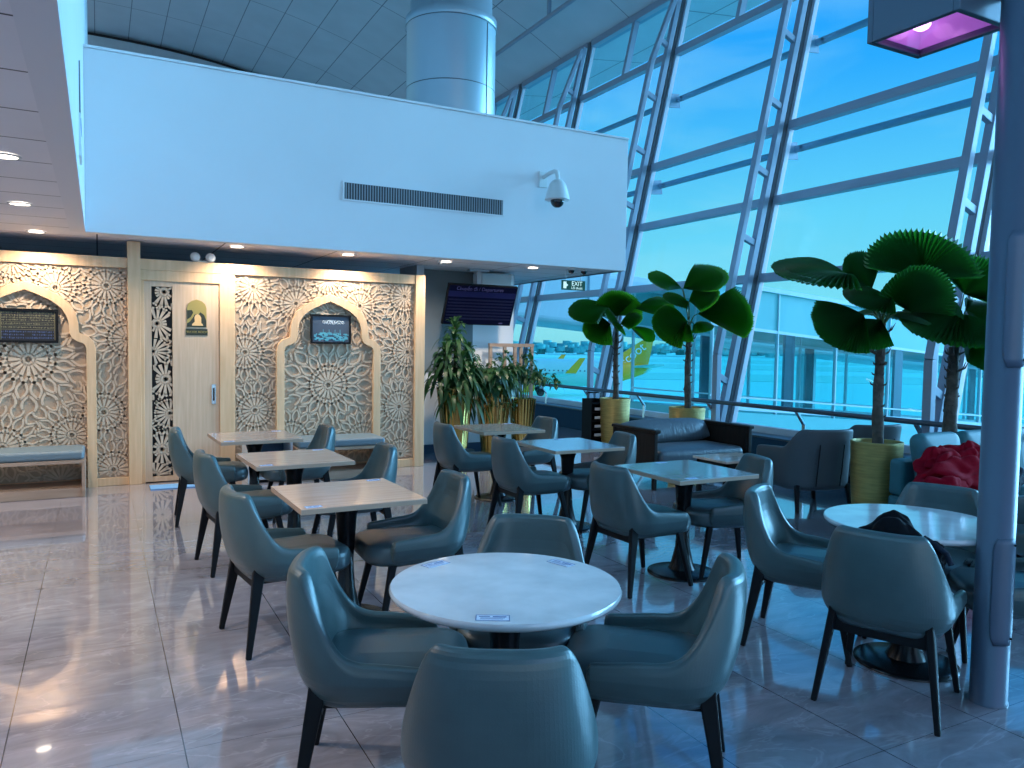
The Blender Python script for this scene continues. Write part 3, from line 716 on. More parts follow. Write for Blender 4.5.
chairs = [
 ((1.00,1.906,62),'teal dining chair in front of the near white marble table, its back to the camera'),
 ((.875,2.585,-22),'teal dining chair at the left of the near white marble table'),
 ((1.745,2.16,138),'teal dining chair at the right of the near white marble table'),
 ((1.53,2.73,233),'teal dining chair behind the near white marble table'),
 ((.859,4.117,7),'teal dining chair at the left of the nearest pale wood table'),
 ((1.575,4.11,178),'teal dining chair at the right of the nearest pale wood table'),
 ((.88,5.57,5.5),'teal dining chair at the left of the middle pale wood table'),
 ((1.62,5.47,178),'teal dining chair at the right of the middle pale wood table'),
 ((.832,7.083,-4),'teal dining chair by the prayer room door, left of the farthest pale wood table'),
 ((1.56,6.93,180),'teal dining chair beside the wall bench, right of the farthest pale wood table'),
 ((3.15,6.79,0),'teal dining chair left of the table before the brass planters'),
 ((3.90,6.95,183),'teal dining chair right of the table before the brass planters'),
 ((3.165,5.56,0),'teal dining chair left of the square table in the middle of the right row'),
 ((3.80,5.50,170),'teal dining chair right of the square table in the middle of the right row'),
 ((3.125,4.04,2.5),'teal dining chair left of the square table nearest the camera in the right row'),
 ((3.84,4.02,162),'teal dining chair right of the square table nearest the camera in the right row'),
 ((3.114,2.19,23.6),'teal dining chair with the black bag, back to the camera at the far round table'),
 ((3.30,2.825,-58),'teal dining chair left of the round table by the pipe column'),
 ((3.88,2.03,137),'teal dining chair at the far side of the round table, right of the pipe column'),
 ((3.95,2.57,201),'teal dining chair behind the round table, below the red fleece'),
]
proto = None
for (x,y,a),lb in chairs:
    if proto is None: o = proto = make_chair()
    else: o = copy_tree(proto)
    o.location = (x,y,0); o.rotation_euler = (0,0,R(a)); o['label'] = lb

def sticker(t, x, y, z, rz, w=.085, h=.042):
    s = MB().box(-w/2,w/2,-h/2,h/2,0,.0012).build('sticker', M['sticker'], t, (x,y,z), rz)
    k = MB(); e = .003
    k.box(-w/2,w/2,-h/2,-h/2+e,.0012,.0016); k.box(-w/2,w/2,h/2-e,h/2,.0012,.0016); k.box(-w/2,-w/2+e,-h/2,h/2,.0012,.0016); k.box(w/2-e,w/2,-h/2,h/2,.0012,.0016)
    k.box(-w*.40,-w*.08,h*.14,h*.26,.0012,.0016); k.box(w*.0,w*.40,h*.10,h*.28,.0012,.0016); k.box(-w*.36,w*.36,-h*.06,-h*.0,.0012,.0016); k.box(-w*.36,w*.3,-h*.24,-h*.18,.0012,.0016)
    k.build('print', M['sticker_ink'], s)
def pedestal(t, zt, rb=.235):
    MB().lathe([(.11,zt-.012),(.085,zt-.018),(.058,zt-.10),(.044,zt-.30),(.040,.34),(.05,.18),(.075,.07),(.095,.03)][::-1], 28).build('pedestal', M['black_metal'], t)
    MB().lathe([(rb,0),(rb,.008),(rb-.03,.016),(.12,.03),(.06,.034)], 48).build('base_disc', M['black_metal'], t)
def round_table(label, x, y, stick):
    t = thing('round_table', label, 'table', (x,y,0), group='round marble tables'); H = .715
    MB().lathe([(.36,H-.034),(.392,H-.028),(.405,H-.016),(.405,H-.006),(.400,H)], 80).build('tabletop', M['marble'], t)
    pedestal(t, H-.022, .24)
    for sx, sy, a in stick: sticker(t, sx-x, sy-y, H, R(a), .105, .05)
round_table('round white marble topped table nearest the camera', 1.252, 2.36, ((1.055,2.07,-28),(1.12,2.68,17),(1.56,2.49,-72)))
round_table('round white topped table beside the pipe column', 3.54, 2.40, ())
def square_table(label, x, y, rz=0, stick=(), m='top_wood'):
    t = thing('square_table', label, 'table', (x,y,0), R(rz), group='square wood topped tables'); H = .715; a, b = .338, .352
    MB().box(-a,a,-b,b,H-.004,H).build('tabletop', M[m], t)
    MB().box(-a,a,-b,b,H-.028,H-.004).build('edge_band', M['top_edge'], t)
    pedestal(t, H-.026)
    for sx, sy in stick: sticker(t, sx, sy, H, R(2))
st = ((-.265,-.305),(.26,.305))
square_table('pale wood square table nearest the camera in the left row', 1.213, 4.198, 1, st)
square_table('pale wood square table in the middle of the left row', 1.242, 5.638, 2, st)
square_table('pale wood square table nearest the carved partition in the left row', 1.203, 7.03, 2, st)
square_table('pale wood square table in front of the brass planters', 3.556, 6.909, 0, ((.27,.31),))
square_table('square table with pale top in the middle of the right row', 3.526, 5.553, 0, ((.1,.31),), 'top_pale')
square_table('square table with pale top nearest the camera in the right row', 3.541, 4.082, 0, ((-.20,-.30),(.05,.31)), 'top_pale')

# loveseat
t = thing('loveseat', 'black grey leather loveseat with dark wooden arms by the window rail', 'sofa', (5.99,6.98,0))
cushion(-.62,.62,-.40,.28,.06,.22,.42,.02,.05).build('seat_cushion', M['black_leather'], t, subsurf=1)
bc = MB(); rings = []
for i in range(13):
    x = -.62+1.24*i/12; fat = .085*(1-.55*abs(2*i/12-1)**6); top = .70-.04*abs(2*i/12-1)**5
    ring = []
    for k in range(14):
        a = 2*math.pi*k/14; ring.append((x, .20+.10*(math.sin(a))*.0+fat*math.cos(a)+.16*(.5+.5*math.sin(a))*.8, .56+ (top-.56)*math.sin(a)))
    rings.append(ring)
bc.loft(rings).build('back_cushion', M['black_leather'], t, subsurf=1)
for s in (-1,1):
    MB().box(s*.68-.02,s*.68+.02,-.36,.36,.14,.62).build('arm_panel', M['walnut'], t, bevel=.006)
    MB().box(s*.685-.04,s*.685+.04,-.43,.38,.62,.655).build('arm_rest', M['walnut'], t, bevel=.008)
    for yy in (-.385,.345): MB().bar((s*.69,yy,0),(s*.69,yy,.62), .045, .04, (1,0,0)).build('leg', M['walnut'], t, bevel=.005)
MB().box(-.66,.66,.30,.36,.2,.58).build('back_panel', M['walnut'], t, bevel=.01)
MB().box(-.66,.66,-.36,.36,.16,.22).build('seat_frame', M['walnut'], t)
t = thing('coffee_table', 'low wooden coffee table in front of the loveseat', 'table', (5.66,5.82,0))
MB().box(-.30,.30,-.24,.24,.425,.45).build('tabletop', M['top_wood'], t, bevel=.004)
MB().box(-.27,.27,-.21,.21,.35,.425).build('apron', M['walnut'], t)
for sx in (-1,1):
    for sy in (-1,1): MB().bar((sx*.25,sy*.19,0),(sx*.25,sy*.19,.42), .04, .04, (1,0,0)).build('leg', M['walnut'], t)

# lounge chairs: tall winged tub on dark legs
def lounge_mesh():
    plan = []
    for i in range(7):
        q = i/6; plan.append((.30-.36*q,.36,0,1,.58+.03*q,0))
    for i in range(1,28):
        a = math.pi*i/28; c, s_ = math.cos(a), math.sin(a); e = 2/2.8
        n = V((-(abs(s_)**(2-e)), (1 if c > 0 else -1)*abs(c)**(2-e))).normalized()
        aa = math.degrees(min(a, math.pi-a))
        plan.append((-.06-.31*abs(s_)**e, .36*(1 if c>0 else -1)*abs(c)**e, n.x, n.y, .61+.19*smooth01((aa-8)/40), s_))
    for i in range(6,-1,-1):
        q = i/6; plan.append((.30-.36*q,-.36,0,-1,.58+.03*q,0))
    cols = []
    for f,y,nf,ny,h,w in plan:
        P = lambda z, ins: (f-nf*ins-.18*max(0,z-.4)*w, (y-ny*ins)*(1+.06*(z-.4)), z)
        col = [P(.20,.10),P(.205,.05),P(.23,.015),P(.27,0)]
        for k in range(1,7): col.append(P(.27+(h-.02-.27)*k/6,0))
        col += [P(h-.005,.006),P(h,.02),P(h,.05),P(h-.01,.066)]
        for k in range(1,5): col.append(P((h-.02)+(.36-h)*k/4,.068))
        cols.append(col)
    n = len(cols); m = len(cols[0]); vs = [p for c in cols for p in c]; fs = []
    for i in range(n-1):
        for k in range(m-1): fs.append((i*m+k,i*m+k+1,(i+1)*m+k+1,(i+1)*m+k))
    for i in range((n-1)//2): fs.append((i*m,(i+1)*m,(n-2-i)*m,(n-1-i)*m))
    fs.append(tuple(reversed(range(m)))); fs.append(tuple((n-1)*m+k for k in range(m)))
    return MB().add(vs, fs, True)
def lounge(label, x, y, rz, m, cat='chair'):
    t = thing('lounge_chair', label, cat, (x,y,0), R(rz), group='lounge chairs by the window')
    lounge_mesh().build('tub_shell', m, t, subsurf=1)
    cushion(-.30,.36,-.295,.295,.08,.24,.42,.02,.05).build('seat_cushion', m, t, subsurf=1)
    for sy in (-1,1):
        s = MB(); s.tube([(-.385-.006*k,sy*.13,.26+.05*k) for k in range(9)], .006, 6); s.build('seam', M['dark_leg'], t)
    for sx in (-1,1):
        for sy in (-1,1): MB().bar((sx*.30-.05,sy*.30,0),(sx*.27-.02,sy*.27,.26), .03, .03, (1,0,0), .04, .04).build('leg', M['dark_leg'], t, bevel=.005)
lounge('dark grey lounge chair beside the low coffee table, its back to the camera', 6.18, 5.36, 76, M['lounge_fabric'])
lounge('dark grey lounge chair behind the potted palm with the red fleece beside it', 7.10, 5.50, 76, M['lounge_fabric'])
t = thing('sofa', 'turquoise sofa with loose back cushions, partly hidden by the red fleece', 'sofa', (7.00,3.98,0))
MB().box(-.95,.95,-.40,.36,.10,.30).build('base', M['turquoise'], t, bevel=.03, seg=3)
MB().box(-.95,.95,.22,.36,.30,.62).build('back_frame', M['turquoise'], t, bevel=.04, seg=3)
for k in (-1,0,1):
    cushion(k*.60-.29,k*.60+.29,-.42,.18,.08,.28,.44,.02,.05).build('seat_cushion', M['turquoise'], t, subsurf=1)
    c = cushion(-.285,.285,-.26,.30,.09,0,.15,.02,.05).build('back_cushion', M['turquoise'], t, (k*.60,.20,.54), subsurf=1, rot=(R(78),0,0))
for sx in (-1,1):
    for yy in (-.34,.30): MB().tube([(sx*.85,yy,0),(sx*.85,yy,.11)], .022, 10).build('leg', M['dark_leg'], t)
lounge('dark teal lounge chair at the right edge of the room, right of the pipe column', 5.45, 2.55, 150, M['teal'])

# crumpled cloth: a draped heap with folds
def heap(c, sx, sy, sz, seed, fold=.35, n=44, rz=0.0):
    rings = []; m = n//2
    for i in range(1, m):
        t = math.pi*i/m; ring = []
        for k in range(n):
            a = 2*math.pi*k/n
            p = V((math.sin(t)*math.cos(a), math.sin(t)*math.sin(a), -math.cos(t)))
            q = p*1.7+V((seed,seed*.7,0))
            d = 1+fold*(noise.noise(q)+.5*noise.noise(q*2.3)+.25*abs(noise.noise(q*4.5)))
            ring.append(((p.x*d*sx)*math.cos(rz)-(p.y*d*sy)*math.sin(rz)+c[0], (p.x*d*sx)*math.sin(rz)+(p.y*d*sy)*math.cos(rz)+c[1], max(-.8 if p.z < 0 else -9, p.z*d)*sz+c[2]))
        rings.append(ring)
    return rings
t = thing('fleece_jacket', 'crumpled red fleece jacket lying on the turquoise sofa', 'jacket', (6.02,3.80,.44))
mb = MB(); mb.loft(heap((.10,.02,.10), .34,.20,.17, 3.1, .55)); mb.loft(heap((.30,.05,.17), .20,.16,.19, 9.2, .5)); mb.loft(heap((.02,.06,.19), .17,.12,.13, 6.6, .5)); mb.loft(heap((-.22,-.10,.02), .22,.17,.12, 5.7, .5))
mb.build('body', M['red_cloth'], t, subsurf=1)
mb = MB(); mb.loft(heap((.46,-.06,.10), .07,.16,.17, 1.3, .4)); mb.build('sleeve', M['red_cloth'], t, subsurf=1)
t = thing('folded_jacket', 'dark navy patterned garment beside the red fleece on the sofa', 'jacket', (6.62,3.70,.44))
mb = MB(); mb.loft(heap((0,0,.08), .22,.15,.15, 4.4, .4)); mb.build('body', M['navy_cloth'], t, subsurf=1)
t = thing('backpack', 'black bag standing on the seat of the dining chair at the far round table', 'bag', (3.06,2.13,.475), R(23.6))
mb = MB(); mb.loft(heap((0,.03,.19), .085,.135,.185, 2.2, .22)); mb.build('body', M['black_cloth'], t, subsurf=1)
mb = MB(); mb.loft(heap((.02,-.10,.20), .05,.09,.07, 6.2, .3)); mb.build('flap', M['black_cloth'], t, subsurf=1)
mb = MB(); mb.tube([(-.02,-.10,.285),(-.03,-.15,.262),(-.035,-.19,.235),(-.035,-.21,.19)], .013, 8); mb.build('strap', M['navy_cloth'], t)

# pipe column with access covers, and the floodlight bracketed to it
PX, PY, PR = 3.475, 1.955, .074
t = struct(MB().lathe([(PR+.004,0),(PR+.004,.012),(PR,.014),(PR,10.4)], 48, (PX,PY,0)).build('trim_8', M['column']))
def hatch(z0, z1, a0, a1, name):
    mb = MB(); r = PR+.002; n = 14; vs = []; fs = []; rows = 16
    for i in range(rows+1):
        z = z0+(z1-z0)*i/rows
        e = min(z-z0, z1-z); cut = (a1-a0)*.16*(1-min(1,(e/.05))**.5)
        for k in range(n+1):
            a = a0+cut+(a1-a0-2*cut)*k/n
            vs.append((PX+r*math.cos(a), PY+r*math.sin(a), z))
    for i in range(rows):
        for k in range(n): fs.append((i*(n+1)+k, i*(n+1)+k+1, (i+1)*(n+1)+k+1, (i+1)*(n+1)+k))
    mb.add(vs, fs, True)
    o = mb.build(name, M['column'], t); sd = o.modifiers.new('thick','SOLIDIFY'); sd.thickness = .003; sd.offset = 1
    for z in (z0+.03, z1-.03):
        a = a1-.25; s = MB().ball((PX+(r+.006)*math.cos(a), PY+(r+.006)*math.sin(a), z), .006, 8); s.build('screw', M['dark_leg'], o)
va = math.atan2(-PY, -PX)
hatch(1.49, 2.07, va-.12, va+1.35, 'access_cover'); hatch(.28, .75, va-.12, va+1.35, 'access_cover')
t = thing('floodlight', 'grey box floodlight with pinkish purple glass, fixed high on the pipe column', 'light', (3.415,2.29,3.0))
h = MB(); w, d = .19, .225
h.box(-w,w,-d,-d+.03,0,.26); h.box(-w,w,d-.03,d,0,.26); h.box(-w,-w+.03,-d+.03,d-.03,0,.26); h.box(w-.03,w,-d+.03,d-.03,0,.26); h.box(-w,w,-d,d,.26,.28)
h.build('housing', M['lamp_housing'], t, bevel=.004)
MB().box(-w+.03,w-.03,-d+.03,d-.03,.012,.018).build('front_glass', glass_mat('pink floodlight lens', (.85,.60,.95), .05), t)
MB().box(-w+.03,w-.03,-d+.03,d-.03,.235,.26).build('reflector', M['pink_glass'], t)
b_ = MB(); b_.box(-w+.03,-w+.035,-d+.03,d-.03,.03,.235); b_.box(w-.035,w-.03,-d+.03,d-.03,.03,.235); b_.box(-w+.035,w-.035,d-.035,d-.03,.03,.235); b_.build('reflector_side', M['pink_glass'], t)
for xx in (-.07,.07): MB().ball((xx,.13,.115), .042, 14, (1.2,1,.8)).build('bulb', M['pink_bulb'], t)
MB().box(.02,.13,-.32,-.22,.10,.22).build('bracket', M['lamp_housing'], t, bevel=.006)

# ------------------------------------------------------------------ plants
Rw, Tw = V((.882,-.471,0)), V((-.471,-.882,0)).normalized()        # plant frame: right, up, toward the room
def LV(r_, u_, t_): return Rw*r_ + V((0,0,u_)) + Tw*t_
def fan(hub, tip, nrm, Rd, spread=125, n=44, droop=.35, cup=.12, seed=0):
    """pleated, saw-edged fan leaf; mid-rib along tip, face along nrm"""
    t = V(tip).normalized(); nn = V(nrm); nn = (nn-t*nn.dot(t)).normalized(); s = t.cross(nn); hub = V(hub)
    rr = random.Random(seed); mb = MB(); J = 7; vs = []; fs = []
    for i in range(n+1):
        q = i/n*2-1; a = R(spread)*q
        ex = Rd*(.86+.14*math.cos(a))*(1.0 if i % 2 else .945)*(1+.015*rr.uniform(-1,1))
        pl = .030*Rd*(1 if i % 2 else -1)
        for j in range(J+1):
            r = j/J; 
            d = (t*math.cos(a)+s*math.sin(a))*(r*ex)
            off = cup*Rd*(r**1.2)*(abs(q)**1.5) + pl*(3.2*r*(1-r)+.35*r)*2.0
            p = hub + d + nn*off; p = p - V((0,0,1))*(droop*Rd*r*r*(.35+.65*abs(math.cos(a*.6))))
            vs.append(p)
    for i in range(n):
        for j in range(J): fs.append((i*(J+1)+j, i*(J+1)+j+1, (i+1)*(J+1)+j+1, (i+1)*(J+1)+j))
    mb.add(vs, fs, False); return mb
def palm(label, x, y, pr, ph, crown, leaves, lm, seed, rim=True, trunk_r=.045, lean=(0,0)):
    t = thing('potted_palm', label, 'plant', (x,y,0), group='fan palms in gold planters'); rr = random.Random(seed)
    MB().lathe([(pr*.80,0),(pr*.86,.03),(pr*.95,ph*.5),(pr,ph-.02),(pr,ph),(pr-.02,ph),(pr-.025,ph-.07)], 48).build('planter', M['gold_weave'], t)
    MB().lathe([(.0001,ph-.035),(pr*.6,ph-.04),(pr-.022,ph-.05)], 32, cap=False).build('soil', M['pebble'], t)
    tk = MB(); pts = []; rad = []
    for i in range(13):
        q = i/12; pts.append((lean[0]*q+.012*math.sin(q*7+seed), lean[1]*q+.012*math.cos(q*5+seed), ph-.06+(crown-ph+.06)*q)); rad.append(trunk_r*(1.15-.35*q+.08*math.sin(q*23+seed)))
    tk.tube(pts, rad, 12)
    for i in range(44):                                                # fibre stubs and old leaf bases
        q = rr.uniform(.18,1.0)**.7; a = rr.uniform(0,6.28); k = min(12,int(q*12)); p = V(pts[k]); d = V((math.cos(a),math.sin(a),0)); l = rr.uniform(.015,.04)*(1+1.6*(q>.76))
        tk.tube([p+d*rad[k]*.7, p+d*(rad[k]+l*.5)+V((0,0,l*.35)), p+d*(rad[k]+l*.8)+V((0,0,l*1.0))], [.012,.008,.002], 5)
    tk.build('trunk', M['trunk'], t)
    cr = V((lean[0],lean[1],crown-.03))
    for i, (h, tip, nr, Rd, sp, dr) in enumerate(leaves):
        hub = cr+LV(*h)
        pt = MB(); mid = cr*.45+hub*.55+V((0,0,.06)); pt.tube([cr, cr*.75+hub*.25+V((0,0,.05)), mid, hub], [.013,.010,.008,.006], 6); pt.build('petiole', M['petiole'], t)
        fan(hub, LV(*tip), LV(nr[0], nr[1], nr[2]*.72), Rd, sp*.78, 64, dr, .10, seed*10+i).build('leaf', lm, t)
    return t
UPN = (0,1,.25)
palm('fan palm in a gold planter beside the black rack, farthest of the four palms', 7.353,10.19,.245,.72,1.80, [
  ((-.15,.40,.08),(-1,-.02,.25),(.1,.85,.5),.66,70,.22),
  ((.0,.26,.02),(-.42,1,.05),(.1,.1,1),.46,85,.05),
  ((.03,.28,-.06),(.45,1,.0),(-.1,.15,1),.43,85,.05),
  ((-.12,.14,.10),(-1,-.20,.35),(-.1,.55,.8),.46,90,.25),
  ((.0,.16,.14),(-.6,.45,.7),(.1,.6,.7),.40,95,.20),
  ((.04,.14,.10),(.9,.42,.4),(0,.8,.6),.40,75,.16),
  ((.28,.40,.0),(1,.16,.2),(0,.85,.5),.64,60,.14),
  ((.20,.10,.08),(.88,-.36,.25),(.35,.65,.65),.42,46,.15)], M['palm_leaf'], 1, trunk_r=.043)
palm('fan palm in a gold planter directly behind the loveseat', 7.267,8.36,.25,.72,1.86, [
  ((-.10,.54,.0),(.95,.46,.1),(-.40,.72,.55),.66,70,.08),
  ((-.12,.54,.02),(-.9,.40,.2),(.25,.80,.5),.56,58,.18),
  ((-.04,.36,.12),(.9,.45,.4),(-.25,.75,.6),.46,85,.18),
  ((-.04,.36,.08),(-1,.25,.4),(.1,.85,.5),.40,75,.22),
  ((-.05,.08,.10),(-1,.10,.3),(-.05,.55,.8),.54,80,.28),
  ((.10,.19,.05),(1,.10,.12),(-.05,.55,1),.76,50,.10),
  ((.03,.04,.16),(.7,.12,.5),(0,.85,.5),.28,100,.35),
  ((-.03,.03,.12),(-.8,-.20,.4),(0,.6,.8),.30,85,.30)], M['palm_leaf'], 2, trunk_r=.045)
palm('fan palm in a gold planter between the dark lounge chair and the turquoise sofa', 6.312,4.65,.225,.72,1.80, [
  ((-.38,.46,.10),(-.98,.12,.12),(.10,.90,.42),.68,95,.14),
  ((-.22,.10,.12),(-.88,-.30,.25),(-.25,.45,.85),.48,72,.15),
  ((.36,.46,-.05),(.15,.80,-.35),(-.05,.65,.85),.60,105,.10),
  ((-.03,.36,-.15),(-.5,.85,-.1),(.3,.3,.9),.42,70,.08),
  ((.18,.13,.15),(.25,.95,.25),(.1,-.15,1),.46,100,.05),
  ((.0,.26,.14),(-1,.02,.35),(0,.80,.55),.44,70,.18),
  ((-.03,.06,.05),(-.70,-.65,.2),(-.2,.5,.8),.30,75,.15),
  ((.10,.12,-.12),(.8,.1,-.5),(0,1,.3),.42,100,.25)], M['palm_leaf_dark'], 3, trunk_r=.046)
palm('fan palm in a gold planter behind the turquoise sofa, nearest the pipe column', 7.074,4.44,.26,.72,1.60, [
  ((-.02,.33,.12),(-1,-.12,.5),(.05,.85,.5),.56,110,.30),
  ((.02,.14,.12),(.7,-.50,.5),(.2,.6,.75),.46,90,.22),
  ((.07,.37,.04),(1,-.05,.3),(0,.80,.6),.52,105,.25),
  ((.07,.52,.0),(.6,.75,.1),(-.2,.35,.9),.46,95,.12),
  ((.0,.47,-.08),(-.7,.45,.3),(.2,.65,.7),.44,95,.18),
  ((-.05,.20,.18),(-.35,.0,1),(0,.9,.4),.42,110,.35)], M['palm_leaf_dark'], 4, trunk_r=.056)

# brass planters with foliage
def brass(t, r1, r0, h, n=20):
    rings = []
    for q in (0,.04,.15,.35,.6,.85,.97,1.0):
        r = r0+(r1-r0)*q**1.25; ring = []
        for k in range(n*4):
            a = 2*math.pi*k/(n*4); ring.append(((r*(1+.035*abs(math.sin(a*n/2))))*math.cos(a), (r*(1+.035*abs(math.sin(a*n/2))))*math.sin(a), h*q))
        rings.append(ring)
    rings.append([(x*.93,y*.93,h) for x,y,z in rings[-1]]); rings.append([(x*.97,y*.97,h-.07) for x,y,z in rings[-1]])
    MB().loft(rings, True, False).build('planter', M['brass'], t)
    MB().lathe([(.0001,h-.045),(r1*.97,h-.05)], 24, cap=False).build('soil', M['soil'], t)
def strap(mb, base, az, L, w, rise, droop, n=8):
    d = V((math.cos(az),math.sin(az),0)); s = V((-math.sin(az),math.cos(az),0)); vs = []; fs = []
    for i in range(n+1):
        q = i/n; p = V(base)+d*(L*q*math.cos(rise))*(1-.25*q*droop)+V((0,0,1))*(L*q*math.sin(rise)-droop*L*q*q)
        ww = w*(.35+1.6*q)*(1-q)**.55 if q < 1 else .002
        vs += [p-s*ww+V((0,0,.25*ww)), p, p+s*ww+V((0,0,.25*ww))]
    for i in range(n): fs += [(3*i,3*i+1,3*i+4,3*i+3),(3*i+1,3*i+2,3*i+5,3*i+4)]
    mb.add(vs, fs, True)
t = thing('dracaena', 'bushy dracaena in the tall brass planter beside the carved partition', 'plant', (4.22,9.48,0), group='plants in brass planters')
brass(t, .25,.15,.97)
rr = random.Random(11)
for (cx,cy,ch,nl) in ((-.02,0,1.78,48),(-.16,-.06,1.46,50),(.16,-.04,1.44,50),(.02,-.16,1.34,46),(.24,.02,1.26,44),(-.24,0,1.24,44),(.10,-.18,1.12,36),(-.12,-.18,1.10,36)):
    MB().tube([(cx*.4,cy*.4,.9),(cx*.8,cy*.8,(ch+.9)/2),(cx,cy,ch)], .014, 7).build('stem', M['trunk'], t)
    mb = MB()
    for i in range(nl):
        q = i/nl; strap(mb, (cx,cy,ch-.30*(1-q)), i*2.4+rr.uniform(-.3,.3), rr.uniform(.36,.56)*(1-.2*q), .034, R(15+60*q)+rr.uniform(-.15,.15), .55+.5*(1-q))
    mb.build('foliage', M['drac_leaf'], t)
def bushlet(mb, c, n, rad, L, w, seed):
    rr = random.Random(seed)
    for i in range(n):
        a = rr.uniform(0,6.28); q = rr.random()**.5*rad
        strap(mb, (c[0]+q*math.cos(a), c[1]+q*math.sin(a), c[2]+rr.uniform(-.02,.08)), a+rr.uniform(-.8,.8), L*rr.uniform(.6,1.2), w, R(rr.uniform(0,60)), rr.uniform(.5,1.2), 5)
t = thing('trailing_plant', 'low leafy plant trailing over the middle brass planter', 'plant', (4.80,9.50,0), group='plants in brass planters')
brass(t, .265,.15,.96)
mb = MB(); bushlet(mb, (0,0,.98), 230, .24, .24, .042, 21); bushlet(mb, (-.08,-.06,1.12), 120, .20, .26, .034, 26); mb.build('foliage', M['drac_leaf'], t)
mb = MB(); rr = random.Random(8)
for k in range(6):
    a = -2.2+.35*k; p0 = V((.22*math.cos(a),.22*math.sin(a),.98)); L = rr.uniform(.2,.55)
    pts = [p0+V((math.cos(a)*.07*q, math.sin(a)*.07*q, .03-L*q*q)) for q in (0,.25,.5,.75,1)]
    mb.tube(pts, .004, 5)
    for q in range(12): bushlet(mb, tuple(pts[min(4,q*5//12)]+V((0,0,-.03*(q%3)))), 2, .02, .07, .018, 100*k+q)
mb.build('trailing_stem', M['drac_leaf'], t)
t = thing('branching_plant', 'thin branching plant in the shorter brass planter near the window', 'plant', (5.27,9.52,0), group='plants in brass planters')
brass(t, .19,.13,.80)
rr = random.Random(17); st_ = MB(); lf = MB()
for k in range(9):
    a = rr.uniform(0,6.28); h = rr.uniform(.35,.72); sp = rr.uniform(.08,.42)
    pts = [V((.06*math.cos(a),.06*math.sin(a),.75)), V((.10*math.cos(a),.10*math.sin(a),.75+h*.6)), V((.14*math.cos(a)+sp*.3*math.cos(a),.14*math.sin(a),.75+h)), V((sp*math.cos(a)+.1*math.cos(a),sp*math.sin(a),.75+h*.86)), V(((sp+.18)*math.cos(a),(sp+.1)*math.sin(a),.75+h*.62))]
    st_.tube(pts, [.010,.008,.006,.005,.003], 6)
    for j in range(14):
        p = pts[1+j % 4]; q = pts[min(4,2+j % 4)]; bushlet(lf, tuple(p.lerp(q, rr.random())), 3, .03, .15, .030, 300+20*k+j)
st_.build('stem', M['petiole'], t); lf.build('foliage', M['drac_leaf'], t)

t = thing('wooden_rack', 'open pale wooden lattice rack behind the brass planters', 'rack', (5.30,9.93,0))
for x in (-.34,-.11,.06,.16,.34): MB().box(x-.022,x+.022,-.02,.02,.0 if abs(x) > .3 else 1.06,1.52).build('post', M['bench_wood'], t)
for z0,z1 in ((1.52,1.57),(1.02,1.07),(.35,.39)): MB().box(-.365,.365,-.025,.025,z0,z1).build('rail', M['bench_wood'], t)
t = thing('magazine_rack', 'narrow black slotted rack standing left of the farthest palm', 'rack', (7.10,10.42,0))
b_ = MB(); b_.box(-.14,-.12,-.14,.14,0,.70); b_.box(.12,.14,-.14,.14,0,.70); b_.box(-.12,.12,.12,.14,0,.70); b_.build('frame', M['matte_black'], t, bevel=.004)
for k in range(5): MB().box(-.12,.12,-.13,.12,.05+.14*k,.07+.14*k).build('shelf', M['matte_black'], t)
for k in range(4): MB().box(-.07,.07,-.135,-.131,.10+.14*k,.145+.14*k).build('card', M['lamp_rim'], t)
tb = MB(); tb.tube([(-.12,0,.70),(-.12,0,.80),(.12,0,.80),(.12,0,.70)], .013, 8); tb.build('handle', M['black_metal'], t)

# ---------------------------------------------------------------- outdoors
GZ = -5.5
struct(MB().box(9.3,1600,-900,1600,GZ-.5,GZ).build('ground_apron', M['apron']))
def quad_slab(pts, z0, z1): return MB().prism([(x,y,z0) for x,y in pts], (0,0,z1-z0))
gr = MB()
for d0,d1 in ((170,215),(262,330),(372,470)):
    pts = []
    for d, s in ((d0,-1),(d0,1),(d1,1),(d1,-1)):
        c = V((math.sin(R(33)),math.cos(R(33)),0))*d + V((math.cos(R(33)),-math.sin(R(33)),0))*s*900; pts.append((c.x,c.y))
    gr.prism([(x,y,GZ+.02) for x,y in pts], (0,0,.05))
g_ = gr.build('airfield_grass', M['grass']); g_['kind'] = 'stuff'; tag(g_, 'bands of green grass across the airfield beyond the apron', 'grass')
tr = MB(); rr = random.Random(4)
for k in range(1500):
    s = -620+1240*k/1499; d = 640+rr.uniform(-15,25)
    c = V((math.sin(R(36)),math.cos(R(36)),0))*d + V((math.cos(R(36)),-math.sin(R(36)),0))*s; h = rr.uniform(9,13)
    tr.ball((c.x,c.y,GZ+rr.uniform(2,h*.8)), h*.32, 6, (1.2,1.2,1.0))
g_ = tr.build('treeline', M['trees']); g_['kind'] = 'stuff'; tag(g_, 'long line of hazy trees on the far side of the airfield', 'trees')

# parked airliner, nose to the left, yellow tail to the right
AX = V((-.882,.471,0)); AY = V((.471,.882,0))           # nose direction, away
t = thing('airliner', 'white and yellow passenger jet parked outside, its tail beside the farthest palm', 'airplane', (65.9,90.3,GZ))
t.rotation_euler = (0,0,math.atan2(AX.y,AX.x))
